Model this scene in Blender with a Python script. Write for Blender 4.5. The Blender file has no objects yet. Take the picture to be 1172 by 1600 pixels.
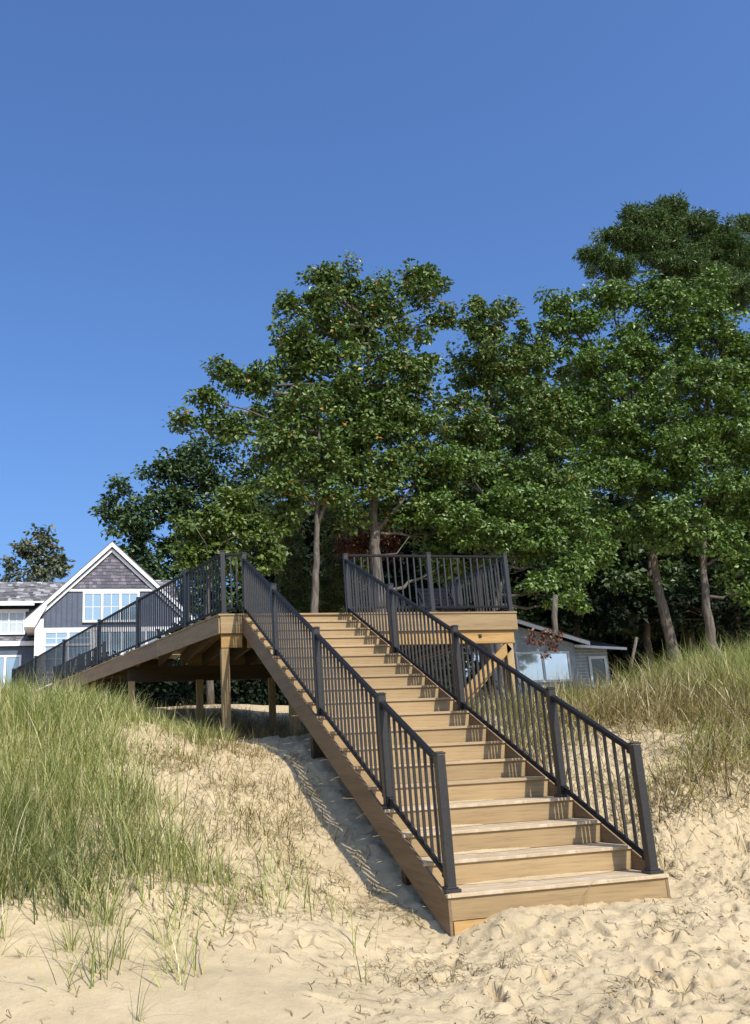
import bpy, bmesh, math, random
import numpy as np
from mathutils import Vector, Matrix
random.seed(7)
rng = np.random.default_rng(11)
scene = bpy.context.scene
COL = scene.collection

# ------------------------------------------------------------------ camera
YAW, PITCH, ROLL, FPX = -0.26872, 0.27168, -0.05248, 1419.6
PPX = 475.9
CAM = Vector((-2.49819, -5.5905, 1.02517))
cy_, sy_, cp_, sp_ = math.cos(YAW), math.sin(YAW), math.cos(PITCH), math.sin(PITCH)
FWD = Vector((-sy_ * cp_, cy_ * cp_, sp_))
_r = Vector((cy_, sy_, 0)); _u = _r.cross(FWD)
RIGHT = math.cos(ROLL) * _r + math.sin(ROLL) * _u
UP = -math.sin(ROLL) * _r + math.cos(ROLL) * _u
cam_d = bpy.data.cameras.new('camera'); cam = bpy.data.objects.new('camera', cam_d); COL.objects.link(cam)
cam.matrix_world = Matrix(((RIGHT.x, UP.x, -FWD.x, CAM.x), (RIGHT.y, UP.y, -FWD.y, CAM.y), (RIGHT.z, UP.z, -FWD.z, CAM.z), (0, 0, 0, 1)))
cam_d.sensor_fit = 'VERTICAL'; cam_d.sensor_height = 24.0; cam_d.lens = FPX / 1600 * 24.0
cam_d.shift_x = (586 - PPX) / 1600
cam_d.clip_start = 0.05; cam_d.clip_end = 3000
scene.camera = cam

def ray(px, py): return FWD + ((px - PPX) * RIGHT - (py - 800) * UP) / FPX
def at(px, py, y):
    d = ray(px, py); return CAM + d * ((y - CAM.y) / d.y)
def mpp(px, py, y): return (at(px, py, y) - CAM).dot(FWD) / FPX   # metres per photo pixel there

# ------------------------------------------------------------------ light
SUN = Vector((0.285, -1.0, 1.10)).normalized()
w = bpy.data.worlds.new('World'); scene.world = w; w.use_nodes = True
nt = w.node_tree; nt.nodes.clear()
out = nt.nodes.new('ShaderNodeOutputWorld'); bg = nt.nodes.new('ShaderNodeBackground'); sky = nt.nodes.new('ShaderNodeTexSky')
sky.sky_type = 'NISHITA'; sky.sun_disc = False
sky.sun_elevation = math.asin(SUN.z); sky.sun_rotation = math.atan2(SUN.x, SUN.y)
sky.altitude = 0; sky.air_density = 1.3; sky.dust_density = 3.0; sky.ozone_density = 10.0
bg.inputs['Strength'].default_value = 0.15
tint = nt.nodes.new('ShaderNodeMix'); tint.data_type = 'RGBA'; tint.blend_type = 'MULTIPLY'; tint.inputs[0].default_value = 1.
tint.inputs[7].default_value = (.87, .96, 1.12, 1); nt.links.new(sky.outputs[0], tint.inputs[6]); nt.links.new(tint.outputs[2], bg.inputs[0]); nt.links.new(bg.outputs[0], out.inputs[0])
sd = bpy.data.lights.new('sun', 'SUN'); sd.energy = 4.7; sd.angle = math.radians(0.53); sd.color = (1.0, 0.94, 0.84)
so = bpy.data.objects.new('sun', sd); COL.objects.link(so); so.rotation_euler = (-SUN).to_track_quat('-Z', 'Y').to_euler(); so.location = (8, -20, 25)
scene.view_settings.view_transform = 'Standard'; scene.view_settings.look = 'None'
scene.view_settings.exposure = 0.18; scene.view_settings.gamma = 1.0; scene.view_settings.use_curve_mapping = False
scene.cycles.max_bounces = 6; scene.cycles.transparent_max_bounces = 8

# ------------------------------------------------------------------ materials
def srgb(h):
    c = [int(h[i:i + 2], 16) / 255 for i in (0, 2, 4)]
    return tuple((x / 12.92 if x <= .04045 else ((x + .055) / 1.055) ** 2.4) for x in c) + (1,)
def new_mat(name, rough=.7, spec=.3):
    m = bpy.data.materials.new(name); m.use_nodes = True
    b = m.node_tree.nodes['Principled BSDF']; b.inputs['Roughness'].default_value = rough
    b.inputs['Specular IOR Level'].default_value = spec
    return m, m.node_tree, b
def N(nt, t, **kw):
    n = nt.nodes.new(t)
    for k, v in kw.items():
        if k in n.inputs: n.inputs[k].default_value = v
        else: setattr(n, k, v)
    return n
def ramp(nt, stops, fac):
    r = nt.nodes.new('ShaderNodeValToRGB'); e = r.color_ramp.elements
    while len(e) < len(stops): e.new(.5)
    for i, (p, c) in enumerate(stops): e[i].position = p; e[i].color = c if len(c) == 4 else c + (1,)
    nt.links.new(fac, r.inputs[0]); return r
def mix(nt, a, b, fac, mode='MIX'):
    m = nt.nodes.new('ShaderNodeMix'); m.data_type = 'RGBA'; m.blend_type = mode
    for s, v in ((6, a), (7, b), (0, fac)):
        if hasattr(v, 'is_output') or isinstance(v, bpy.types.NodeSocket): nt.links.new(v, m.inputs[s])
        else: m.inputs[s].default_value = v
    return m.outputs[2]
def bump(nt, b, h, strength, dist):
    n = nt.nodes.new('ShaderNodeBump'); n.inputs['Strength'].default_value = strength; n.inputs['Distance'].default_value = dist
    nt.links.new(h, n.inputs['Height']); nt.links.new(n.outputs[0], b.inputs['Normal'])
def noise(nt, scale=(1, 1, 1), rot=(0, 0, 0), s=5., detail=4., rough=.55, coord='Object'):
    tc = nt.nodes.new('ShaderNodeTexCoord'); mp = nt.nodes.new('ShaderNodeMapping')
    mp.inputs['Scale'].default_value = scale; mp.inputs['Rotation'].default_value = rot
    n = nt.nodes.new('ShaderNodeTexNoise'); n.inputs['Scale'].default_value = s; n.inputs['Detail'].default_value = detail; n.inputs['Roughness'].default_value = rough
    nt.links.new(tc.outputs[coord], mp.inputs[0]); nt.links.new(mp.outputs[0], n.inputs['Vector'])
    return n.outputs[0]
def island(nt):
    return nt.nodes.new('ShaderNodeNewGeometry').outputs['Random Per Island']
def objrand(nt):
    return nt.nodes.new('ShaderNodeObjectInfo').outputs['Random']

def wood(name, c1, c2, c3, grain, rot=(0, 0, 0), rough=.62, contrast=.6, knots=False, sand=0.):
    m, t, b = new_mat(name, rough, .25)
    fine = noise(t, grain, rot, 9., 5., .6); broad = noise(t, tuple(g * .35 + .02 for g in grain), rot, 3.5, 3., .5)
    base = ramp(t, [(.25, c1), (.5, c2), (.75, c3)], broad).outputs[0]
    streak = ramp(t, [(.30, (.45, .42, .38)), (.44, (.9, .9, .9)), (.6, (1.06, 1.05, 1.04))], fine).outputs[0]
    col = mix(t, base, streak, contrast, 'MULTIPLY')
    ov = N(t, 'ShaderNodeMapRange'); t.links.new(objrand(t), ov.inputs[0]); ov.inputs[3].default_value = .82; ov.inputs[4].default_value = 1.12
    cb = N(t, 'ShaderNodeCombineColor'); [t.links.new(ov.outputs[0], cb.inputs[i]) for i in range(3)]
    col = mix(t, col, cb.outputs[0], 1., 'MULTIPLY')
    if knots:
        v = N(t, 'ShaderNodeTexVoronoi'); v.inputs['Scale'].default_value = 1.7
        tc = N(t, 'ShaderNodeTexCoord'); t.links.new(tc.outputs['Object'], v.inputs['Vector'])
        k = ramp(t, [(0., (1, 1, 1)), (.07, (0, 0, 0))], v.outputs['Distance']).outputs[0]
        col = mix(t, col, (.12, .06, .025, 1), k)
    if sand:
        n2 = noise(t, (1, 1, 1), s=5., detail=8., rough=.7)
        k = ramp(t, [(.62 - sand, (0, 0, 0)), (.72 - sand, (1, 1, 1))], n2).outputs[0]
        col = mix(t, col, (.56, .45, .31, 1), k)
    t.links.new(col, b.inputs['Base Color']); bump(t, b, fine, .25, .004)
    return m
TAN = ((.275, .185, .088), (.345, .238, .116), (.40, .285, .145))
ANG = math.atan(.448)
M = {}
M['composite_x'] = wood('composite_x', *TAN, (.35, 7, 7))
M['composite_y'] = wood('composite_y', *TAN, (7, .35, 7))
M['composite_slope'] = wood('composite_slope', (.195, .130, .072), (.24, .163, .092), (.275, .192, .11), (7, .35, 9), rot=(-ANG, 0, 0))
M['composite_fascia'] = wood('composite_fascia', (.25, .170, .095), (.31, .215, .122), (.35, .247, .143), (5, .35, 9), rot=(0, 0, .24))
M['tread'] = wood('tread', (.34, .245, .135), (.42, .305, .17), (.47, .35, .205), (.35, 7, 7))
M['tread_sandy'] = wood('tread_sandy', (.38, .285, .17), (.45, .345, .21), (.50, .39, .245), (.35, 7, 7), sand=.12)
M['lumber_x'] = wood('lumber_x', (.33, .19, .062), (.44, .265, .095), (.50, .32, .125), (.5, 8, 8), knots=True)
M['lumber_y'] = wood('lumber_y', (.26, .16, .07), (.33, .21, .095), (.38, .25, .12), (8, .5, 8), knots=True)
M['lumber_shaded'] = wood('lumber_shaded', (.04, .028, .015), (.065, .045, .024), (.09, .063, .034), (.5, 8, 8), contrast=.6)  # darker copy of the lumber: shade under deck and stairs put into its colour
M['lumber_shaded_y'] = wood('lumber_shaded_y', (.055, .038, .021), (.085, .06, .032), (.115, .082, .044), (8, .5, 8), contrast=.6)  # same painted-in shade, grain along y for joists and stair posts
M['lumber_z'] = wood('lumber_z', (.27, .18, .08), (.36, .25, .115), (.43, .30, .15), (9, 9, .5), contrast=.7)
def paint(name, c, rough=.5, var=.06, spec=.4, s=14.):
    m, t, b = new_mat(name, rough, spec)
    n = noise(t, s=s); lo = tuple(x * (1 - var * 2) for x in c); hi = tuple(min(1, x * (1 + var)) for x in c)
    t.links.new(ramp(t, [(.3, lo), (.7, hi)], n).outputs[0], b.inputs['Base Color']); return m
M['rail'] = paint('rail_bronze', (.036, .034, .032), .40, .1, .35, 40)
M['rail_cap'] = paint('rail_cap', (.012, .0115, .012), .5, .1, .18, 40)
M['white'] = paint('white_trim', (.80, .80, .80), .5, .04)
M['navy'] = paint('navy_siding', (.088, .110, .150), .6, .10, s=3)
M['navy_batten'] = paint('navy_batten', (.075, .078, .112), .6, .08)
M['cabin'] = paint('cabin_siding', (.27, .315, .35), .6, .14, s=5)
M['cabin_trim'] = paint('cabin_trim', (.62, .66, .68), .55, .08)
M['galv'] = paint('galvanized', (.35, .35, .36), .45, .1)
M['chair'] = paint('chair_black', (.010, .011, .018), .7, .1, .1)
def shingle(name, stops):
    m, t, b = new_mat(name, .85, .15)
    t.links.new(ramp(t, stops, island(t)).outputs[0], b.inputs['Base Color']); bump(t, b, noise(t, s=60.), .3, .01); return m
M['shingle'] = shingle('gable_shingle', [(0, (.10, .095, .115)), (.7, (.15, .142, .165)), (1, (.24, .225, .25))])
M['roof'] = shingle('asphalt_roof', [(0, (.07, .068, .068)), (.5, (.14, .135, .135)), (.85, (.22, .21, .21)), (1, (.42, .41, .40))])
M['roof_dark'] = shingle('dark_roof', [(0, (.03, .03, .032)), (.8, (.055, .055, .06)), (1, (.09, .09, .095))])
def glass(name, tint, rough=.04, metal=0.):
    m, t, b = new_mat(name, rough, .9); b.inputs['Base Color'].default_value = tint + (1,)
    b.inputs['Metallic'].default_value = metal; bump(t, b, noise(t, s=1.2, detail=1), .06, .05); return m
M['glass'] = glass('window_glass', (.30, .42, .50), .06, .25)
M['glass_cabin'] = glass('cabin_glass', (.74, .80, .84), .05, .65)
M['glass_dark'] = glass('dark_glass', (.03, .035, .035), .08)
M['blind'] = paint('window_blind', (.48, .55, .56), .7, .05)

def leafmat(name, stops, trans=.13, rough=.42, spec=.36):
    m, t, b = new_mat(name, rough, spec)
    c = ramp(t, stops, island(t)).outputs[0]; t.links.new(c, b.inputs['Base Color'])
    tr = N(t, 'ShaderNodeBsdfTranslucent'); mx = N(t, 'ShaderNodeMixShader'); mx.inputs[0].default_value = trans
    cc = mix(t, c, (1.0, 1.25, .45, 1), 1., 'MULTIPLY'); t.links.new(cc, tr.inputs[0])
    t.links.new(b.outputs[0], mx.inputs[1]); t.links.new(tr.outputs[0], mx.inputs[2])
    t.links.new(mx.outputs[0], t.nodes['Material Output'].inputs[0]); return m
M['leaf_maple'] = leafmat('leaf_maple', [(0, (0.0482, 0.0855, 0.0169)), (.6, (0.0903, 0.1429, 0.0291)), (.97, (0.1505, 0.2100, 0.0425)), (1, (0.4019, 0.1556, 0.0364))])
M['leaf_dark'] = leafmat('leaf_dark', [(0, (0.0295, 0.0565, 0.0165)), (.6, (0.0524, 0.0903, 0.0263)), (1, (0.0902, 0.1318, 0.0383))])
M['leaf_bright'] = leafmat('leaf_bright', [(0, (0.0487, 0.0823, 0.0139)), (.6, (0.0943, 0.1404, 0.0229)), (1, (0.1598, 0.2030, 0.0344))])
M['leaf_oak'] = leafmat('leaf_oak', [(0, (0.0522, 0.1012, 0.0194)), (.6, (0.1004, 0.1680, 0.0303)), (1, (0.1709, 0.2409, 0.0461))])
M['leaf_silver'] = leafmat('leaf_silver', [(0, (0.0495, 0.0682, 0.0400)), (.6, (0.0935, 0.1210, 0.0650)), (1, (0.1650, 0.1320, 0.0700))])
M['leaf_brown'] = leafmat('leaf_brown', [(0, (0.0675, 0.0225, 0.0144)), (.6, (0.1275, 0.0450, 0.0240)), (1, (0.2250, 0.0900, 0.0480))], .15)
M['needle'] = leafmat('needle', [(0, (0.0467, 0.0833, 0.0258)), (.6, (0.0830, 0.1387, 0.0420)), (1, (0.1556, 0.2179, 0.0647))], .12)
M['needle_spruce'] = leafmat('needle_spruce', [(0, (0.0390, 0.0624, 0.0154)), (.6, (0.0878, 0.1092, 0.0242)), (1, (0.1560, 0.1716, 0.0385))], .12)
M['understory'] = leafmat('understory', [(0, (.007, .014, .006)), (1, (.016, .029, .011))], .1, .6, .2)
M['grass_green'] = leafmat('grass_green', [(0, (.08, .105, .022)), (.3, (.23, .26, .07)), (.6, (.40, .40, .13)), (.82, (.58, .51, .24)), (1, (.74, .62, .38))], .35, .5, .35)
M['grass_dark'] = leafmat('grass_dark', [(0, (.045, .065, .02)), (.45, (.15, .18, .05)), (.75, (.32, .32, .12)), (1, (.56, .47, .24))], .3, .5, .35)
M['grass_straw'] = leafmat('grass_straw', [(0, (.07, .052, .022)), (.3, (.20, .155, .065)), (.6, (.40, .30, .14)), (.85, (.60, .48, .27)), (1, (.80, .68, .44))], .2, .6, .25)
M['litter'] = leafmat('litter', [(0, (0.0585, 0.0416, 0.0240)), (.35, (0.1950, 0.1365, 0.0660)), (.75, (0.4290, 0.3250, 0.1560)), (1, (0.1430, 0.1560, 0.0600))], .05, .7, .2)
def bark(name, c1, c2):
    m, t, b = new_mat(name, .9, .1); n = noise(t, (3, 3, .6), s=6., detail=5.)
    t.links.new(ramp(t, [(.3, c1), (.65, c2)], n).outputs[0], b.inputs['Base Color']); bump(t, b, n, .6, .03); return m
M['bark'] = bark('bark_grey', (.06, .05, .04), (.17, .145, .115))
M['bark_dark'] = bark('bark_dark', (.045, .038, .03), (.12, .10, .082))

# sand
m, t, b = new_mat('sand', .95, .08)
big = noise(t, s=.9, detail=3.); mid = noise(t, s=7., detail=6., rough=.6); fine = noise(t, s=90., detail=4., rough=.7)
c = ramp(t, [(.3, (.455, .358, .212)), (.7, (.53, .425, .262))], mid).outputs[0]
c = mix(t, c, ramp(t, [(.35, (.93, .92, .90)), (.65, (1.04, 1.03, 1.02))], big).outputs[0], 1., 'MULTIPLY')
c = mix(t, c, ramp(t, [(.30, (.70, .66, .60)), (.42, (1, 1, 1)), (.7, (1.06, 1.05, 1.04))], fine).outputs[0], .6, 'MULTIPLY')
t.links.new(c, b.inputs['Base Color'])
b1 = N(t, 'ShaderNodeBump'); b1.inputs['Strength'].default_value = .55; b1.inputs['Distance'].default_value = .03; t.links.new(mid, b1.inputs['Height'])
b2 = N(t, 'ShaderNodeBump'); b2.inputs['Strength'].default_value = .8; b2.inputs['Distance'].default_value = .008; t.links.new(fine, b2.inputs['Height'])
t.links.new(b1.outputs[0], b2.inputs['Normal']); t.links.new(b2.outputs[0], b.inputs['Normal'])
M['sand'] = m

# ------------------------------------------------------------------ mesh helpers
class MB:
    def __init__(s): s.v = []; s.f = []
    def hexa(s, p):                      # 8 corners: bottom 4 (ccw), top 4
        o = len(s.v); s.v += [tuple(q) for q in p]
        s.f += [(o + 3, o + 2, o + 1, o), (o + 4, o + 5, o + 6, o + 7)] + [(o + i, o + (i + 1) % 4, o + 4 + (i + 1) % 4, o + 4 + i) for i in range(4)]
        return s
    def box(s, x0, x1, y0, y1, z0, z1):
        return s.hexa([(x0, y0, z0), (x1, y0, z0), (x1, y1, z0), (x0, y1, z0), (x0, y0, z1), (x1, y0, z1), (x1, y1, z1), (x0, y1, z1)])
    def bar(s, a, b, w, h, up=Vector((0, 0, 1))):     # rectangular bar a->b, w across, h along up
        a, b = Vector(a), Vector(b); d = (b - a).normalized(); sx = d.cross(up).normalized() * (w / 2); u = sx.cross(d).normalized() * (h / 2)
        return s.hexa([a - sx - u, a + sx - u, b + sx - u, b - sx - u, a - sx + u, a + sx + u, b + sx + u, b - sx + u])
    def prism(s, poly, off):              # planar polygon extruded by vector off
        o = len(s.v); n = len(poly); off = Vector(off)
        s.v += [tuple(Vector(p)) for p in poly] + [tuple(Vector(p) + off) for p in poly]
        s.f += [tuple(range(o + n - 1, o - 1, -1)), tuple(range(o + n, o + 2 * n))] + [(o + i, o + (i + 1) % n, o + n + (i + 1) % n, o + n + i) for i in range(n)]
        return s
    def tube(s, pts, rad, n=7):
        pts = [Vector(p) for p in pts]; o = len(s.v); L = len(pts)
        for i, p in enumerate(pts):
            d = (pts[min(i + 1, L - 1)] - pts[max(i - 1, 0)]).normalized()
            a = Vector((1, 0, 0)) if abs(d.x) < .8 else Vector((0, 1, 0)); sx = d.cross(a).normalized(); sy = d.cross(sx)
            r = rad[i] if hasattr(rad, '__len__') else rad
            s.v += [tuple(p + (sx * math.cos(k * 2 * math.pi / n) + sy * math.sin(k * 2 * math.pi / n)) * r) for k in range(n)]
        for i in range(L - 1):
            for k in range(n): s.f.append((o + i * n + k, o + i * n + (k + 1) % n, o + (i + 1) * n + (k + 1) % n, o + (i + 1) * n + k))
        s.f += [tuple(range(o, o + n)), tuple(range(o + L * n - 1, o + (L - 1) * n - 1, -1))]
        return s
    def mesh(s, name, mat, bevel=0, smooth=False):
        me = bpy.data.meshes.new(name); me.from_pydata(s.v, [], s.f)
        bm = bmesh.new(); bm.from_mesh(me); bmesh.ops.recalc_face_normals(bm, faces=bm.faces)
        if bevel: bmesh.ops.bevel(bm, geom=list(bm.edges), offset=bevel, segments=1, affect='EDGES')
        bm.to_mesh(me); bm.free()
        if smooth: me.shade_smooth()
        me.materials.append(mat); return me
    def build(s, name, mat, parent=None, bevel=0, smooth=False, loc=None):
        return link(name, s.mesh(name, mat, bevel, smooth), parent, loc)
def link(name, me, parent=None, loc=None):
    o = bpy.data.objects.new(name, me); COL.objects.link(o)
    if parent is not None:
        o.parent = parent
        o.matrix_parent_inverse = Matrix.Identity(4)
    if loc is not None: o.location = loc
    return o
def tag(o, label=None, cat=None, group=None, kind=None):
    if label: o['label'] = label
    if cat: o['category'] = cat
    if group: o['group'] = group
    if kind: o['kind'] = kind
    return o
def empty(name, parent=None, loc=(0, 0, 0)):
    o = bpy.data.objects.new(name, None); COL.objects.link(o); o.location = loc; o.empty_display_size = .2
    if parent: o.parent = parent
    return o
def thing(name, label, cat, loc=(0, 0, 0), group=None):
    return tag(empty(name, None, loc), label, cat, group)
def npmesh(name, verts, faces, mat, smooth=False):
    """verts (n,3); faces (m,k) array of equal k"""
    me = bpy.data.meshes.new(name); k = faces.shape[1]
    me.vertices.add(len(verts)); me.vertices.foreach_set('co', np.ascontiguousarray(verts, np.float32).ravel())
    me.loops.add(faces.size); me.loops.foreach_set('vertex_index', np.ascontiguousarray(faces, np.int32).ravel())
    me.polygons.add(len(faces)); me.polygons.foreach_set('loop_start', np.arange(0, faces.size, k, dtype=np.int32))
    me.polygons.foreach_set('use_smooth', np.full(len(faces), smooth, dtype=bool))
    me.update(calc_edges=True); me.materials.append(mat); return me

# ------------------------------------------------------------------ terrain
_P = rng.permutation(512).astype(int); _P = np.r_[_P, _P]; _G = rng.random(1024)
def vnoise(x, y):
    xi = np.floor(x).astype(int); yi = np.floor(y).astype(int); fx = x - xi; fy = y - yi
    fx = fx * fx * (3 - 2 * fx); fy = fy * fy * (3 - 2 * fy)
    def h(a, b): return _G[_P[(_P[a % 512] + b) % 512]]
    return (h(xi, yi) * (1 - fx) * (1 - fy) + h(xi + 1, yi) * fx * (1 - fy) + h(xi, yi + 1) * (1 - fx) * fy + h(xi + 1, yi + 1) * fx * fy) * 2 - 1
def fbm(x, y, f, o=4, g=.5):
    a = 1; s = 0
    for i in range(o): s = s + a * vnoise(x * f + 17.3 * i, y * f + 5.1 * i); f *= 2.03; a *= g
    return s
CP = np.array([
 (-9, -8, -.95), (-2.5, -5.6, -.55), (1, -6, -.55), (6, -6, -.55), (12, -8, -.7), (-6, -5, -.6),
 (-3, -2, -.30), (-1.2, -2, -.27), (0, -1.5, -.22), (3, -1.5, -.22), (6, -1.5, -.15), (-6, -1.5, -.2),
 (-.06, .3, -.10), (.10, .28, -.03), (.3, .26, .012), (.55, .26, .015), (1.0, .26, .03), (.8, .0, -.01), (1.3, .25, .025), (1.66, .36, -.015), (1.9, .3, .03), (2.6, .5, .10), (-.6, -.2, -.13), (.8, -.6, -.12), (.6, 1.0, .0), (1.0, 2.0, .3),
 (-.2, .88, .0), (-.21, 1.4, .1), (-.22, 1.72, .2), (-.23, 2.13, .33), (-.23, 2.65, .53), (-.24, 3.28, .77), (-.24, 3.9, 1.07), (-.25, 4.29, 1.18), (-.27, 5, 1.30), (-.27, 6.6, 1.40), (-.9, 7.3, 1.42), (.8, 8.5, 1.30), (-.6, 8.6, 1.40), (-.8, 9.8, 1.62), (1.2, 9.6, 1.45), (-.9, 12.5, 2.22), (1.0, 12.5, 2.24), (-.9, 13.4, 2.30), (1, 13.4, 2.30), (3, 12.6, 2.1), 
 (.12, .9, .045), (.12, 1.4, .19), (.12, 2.0, .40), (.12, 2.65, .66), (.12, 3.4, .98), (.12, 4.2, 1.24), (.8, 4.3, 1.15), (.8, 7, 1.38), (.8, 3.2, .72),
 (-.9, -.5, -.12), (-.9, .5, .06), (-.9, 1.4, .28), (-.9, 2.3, .56), (-.9, 3.4, .95), (-.9, 4.3, 1.27), (-.9, 6, 1.38),
 (-1.8, -1, -.12), (-1.8, .5, .15), (-1.8, 1.3, .40), (-1.8, 2.1, .62), (-1.8, 3.2, 1.0), (-1.8, 4.3, 1.42), (-1.8, 6, 1.68), (-1.8, 8, 1.75),
 (-3.2, -1, -.10), (-3.2, .5, .2), (-3.2, 2, .62), (-3.2, 4, 1.42), (-3.2, 6, 1.85), (-3.2, 9, 2.0), (-6, 1, .3), (-6, 4, 1.5), (-6, 8, 2.2),
 (-1.3, 11.2, 1.88), (-.06, 11.2, 1.95), (1.6, 11, 1.50), (4.2, 7.1, 1.64), (4.2, 10, 1.65), (0, 15, 2.22), (-3, 14, 2.4), (4, 15, 2.2),
 (1.9, 2.0, .62), (1.9, 3.2, .98), (1.9, 4.2, 1.25), (2.2, 1.2, .32), (3.0, 1.2, .48), (3, 2.4, .95), (3, 4, 1.36), (3, 5.5, 1.52), (3.2, 7, 1.58),
 (4.5, .5, .38), (4.5, 2.0, .95), (4.5, 4, 1.45), (4.5, 5.6, 1.64), (6, 1, .7), (6, 3.5, 1.5), (6, 5.6, 1.80), (6, 8, 1.78), (9, 4, 1.9), (9, 8, 2.0),
 (6, 12, 1.75), (12, 12, 1.8), (-3, 22, 2.85), (0, 20, 2.6), (4, 20, 2.4), (10, 20, 2.2), (16, 22, 2.2), (-6, 33, 4.0), (2, 33, 4.0), (10, 33, 2.6), (20, 33, 2.4), (-12, 20, 3), (-14, 6, 1.8), (16, 4, 2.0), (20, 15, 2.0)], float)
def _tps(r2): return .5 * r2 * np.log(r2 + 1e-9)
def _solve():
    n = len(CP); d = ((CP[:, None, :2] - CP[None, :, :2]) ** 2).sum(-1)
    A = np.zeros((n + 3, n + 3)); A[:n, :n] = _tps(d) + np.eye(n) * .05; A[:n, n] = 1; A[:n, n + 1:] = CP[:, :2]; A[n:, :n] = A[:n, n:].T
    return np.linalg.solve(A, np.r_[CP[:, 2], 0, 0, 0])
_W = _solve()
# footprints and dents in the trampled beach sand
DX = []
for i in range(620):
    x = rng.uniform(-1.6, 5.5); y = rng.uniform(-3.2, 1.0)
    if x < -.3 and rng.random() < .55: continue
    if -.15 < x < 1.75 and y > .1: continue
    if y > .5 and x < 1.9: continue
    DX.append((x, y, rng.uniform(0, 3.14), rng.uniform(.04, .12), rng.uniform(.022, .05), rng.uniform(.010, .042)))
DX = np.array(DX)
def height(x, y, detail=True):
    x = np.asarray(x, float); y = np.asarray(y, float); sh = x.shape; x = x.ravel(); y = y.ravel()
    cx = np.clip(x, -12, 18); cyy = np.clip(y, -8, 33); z = np.zeros(len(x))
    for s in range(0, len(x), 40000):
        a = cx[s:s + 40000]; b = cyy[s:s + 40000]
        r2 = (a[:, None] - CP[None, :, 0]) ** 2 + (b[:, None] - CP[None, :, 1]) ** 2
        z[s:s + 40000] = _tps(r2) @ _W[:len(CP)] + _W[len(CP)] + _W[len(CP) + 1] * a + _W[len(CP) + 2] * b
    z = z - .012 * np.clip(-8 - y, 0, 60) + .042 * np.exp(-((x - .30) / .28) ** 2 - ((y - .22) / .2) ** 2)
    if detail:
        near = np.clip((14 - np.hypot(x, y)) / 6, 0, 1)
        slope = np.clip((y + .2) / 1.5, 0, 1) * (1 - .75 * np.exp(-((x + .22) / .3) ** 2) * (y < 6))
        tr = np.clip((x + 1.4) / 1.0, 0, 1) * np.clip((1.2 - y) / 1.0, 0, 1)     # trampled beach
        z = z + near * (.030 * fbm(x, y, 1.3, 3) + slope * (.05 * fbm(x, y, 2.6, 4, .6) + .024 * np.abs(fbm(x * 1.0, y * 1.0, 8., 4, .6))) + tr * (.017 * fbm(x, y * 1.3, 3.0, 4, .55) - .016 * (1 - np.abs(fbm(x, y, 6., 3, .55))) * np.clip(fbm(x + 40, y, 1.1, 2) + .6, 0, 1) + .010 * fbm(x, y, 15., 4, .75)))
        cl = np.clip((x - 1.7) / .4, 0, 1) * np.clip((y + .1) / .4, 0, 1) * np.clip((2.4 - y) / .8, 0, 1)
        z = z + cl * .035 * np.abs(fbm(x, y, 11., 3, .6))
        for (dx, dy, a, l, ww, dp) in DX:
            i = np.nonzero((np.abs(x - dx) < .36) & (np.abs(y - dy) < .36))[0]
            if not len(i): continue
            u = (x[i] - dx) * math.cos(a) + (y[i] - dy) * math.sin(a); v = -(x[i] - dx) * math.sin(a) + (y[i] - dy) * math.cos(a)
            q = (u / l) ** 2 + (v / ww) ** 2
            z[i] += dp * (-np.exp(-q ** 1.7) + .45 * np.exp(-(np.sqrt(q) - 1.5) ** 2 * 5))
    return z.reshape(sh)
def grow(a, b, step, g, lim):
    r = [a]; s = step
    while r[-1] < lim: s *= g; r.append(r[-1] + s)
    return r[1:]
def axis(lo, hi, step, l, h, g=1.09):
    mid = list(np.arange(lo, hi, step)); up = grow(mid[-1], 0, step, g, h); dn = [-q for q in grow(-mid[0], 0, step, g, -l)][::-1]
    return np.array(dn + mid + up)
ax = axis(-3.2, 5.0, .0175, -600, 600, 1.08); ay = axis(-2.4, 5.2, .0175, -600, 900, 1.08)
GX, GY = np.meshgrid(ax, ay); GZ = height(GX, GY)
nx, ny = len(ax), len(ay); ii = (np.arange(ny - 1)[:, None] * nx + np.arange(nx - 1)[None, :]).ravel()
ground = link('sand_ground', npmesh('sand_ground', np.c_[GX.ravel(), GY.ravel(), GZ.ravel()], np.c_[ii, ii + 1, ii + nx + 1, ii + nx], M['sand'], True))
tag(ground, 'pale beach sand rising into grassy dunes', kind='structure')
def hz(x, y): return float(height(np.array([x]), np.array([y]), True)[0])

# ------------------------------------------------------------------ staircase
T, R, W = .36978, .1656, 1.6257
DY, DZ = 19 * T, 19 * R          # deck front edge and level
stair = thing('staircase', 'wide tan beach staircase climbing the dune to the raised deck', 'staircase', (0, 0, 0))
for i in range(1, 20):
    z = i * R; y = i * T
    last = i == 19
    mt = M['tread_sandy'] if i <= 4 else M['tread']
    if not last:
        for k, (a, c) in enumerate(((0, .183), (.1865, .3845))):
            tb = MB().box(.0015, W - .0015, a, c, -.025, 0)
            if k == 0: tb.box(-.025, .001, 0, .034, -.025, 0).box(W - .001, W + .025, 0, .034, -.025, 0)
            tb.build('tread_board', mt, stair, bevel=.003, loc=(0, y, z + random.uniform(-.001, .001)))
    MB().box(.002, W - .002, 0, .018, -R + .002, -.0265).build('riser_board', M['composite_x'], stair, loc=(0, y + .016, z))
def skirt(x0, x1):
    y0, y1 = T + .012, DY + .02
    def zt(y): return y * R / T - .032
    poly = [(x0, y0, zt(y0)), (x0, y1, zt(y1)), (x0, y1, zt(y1) - .255), (x0, y0 + .0, zt(y0) - .265)]
    return MB().prism(poly, (x1 - x0, 0, 0))
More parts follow.
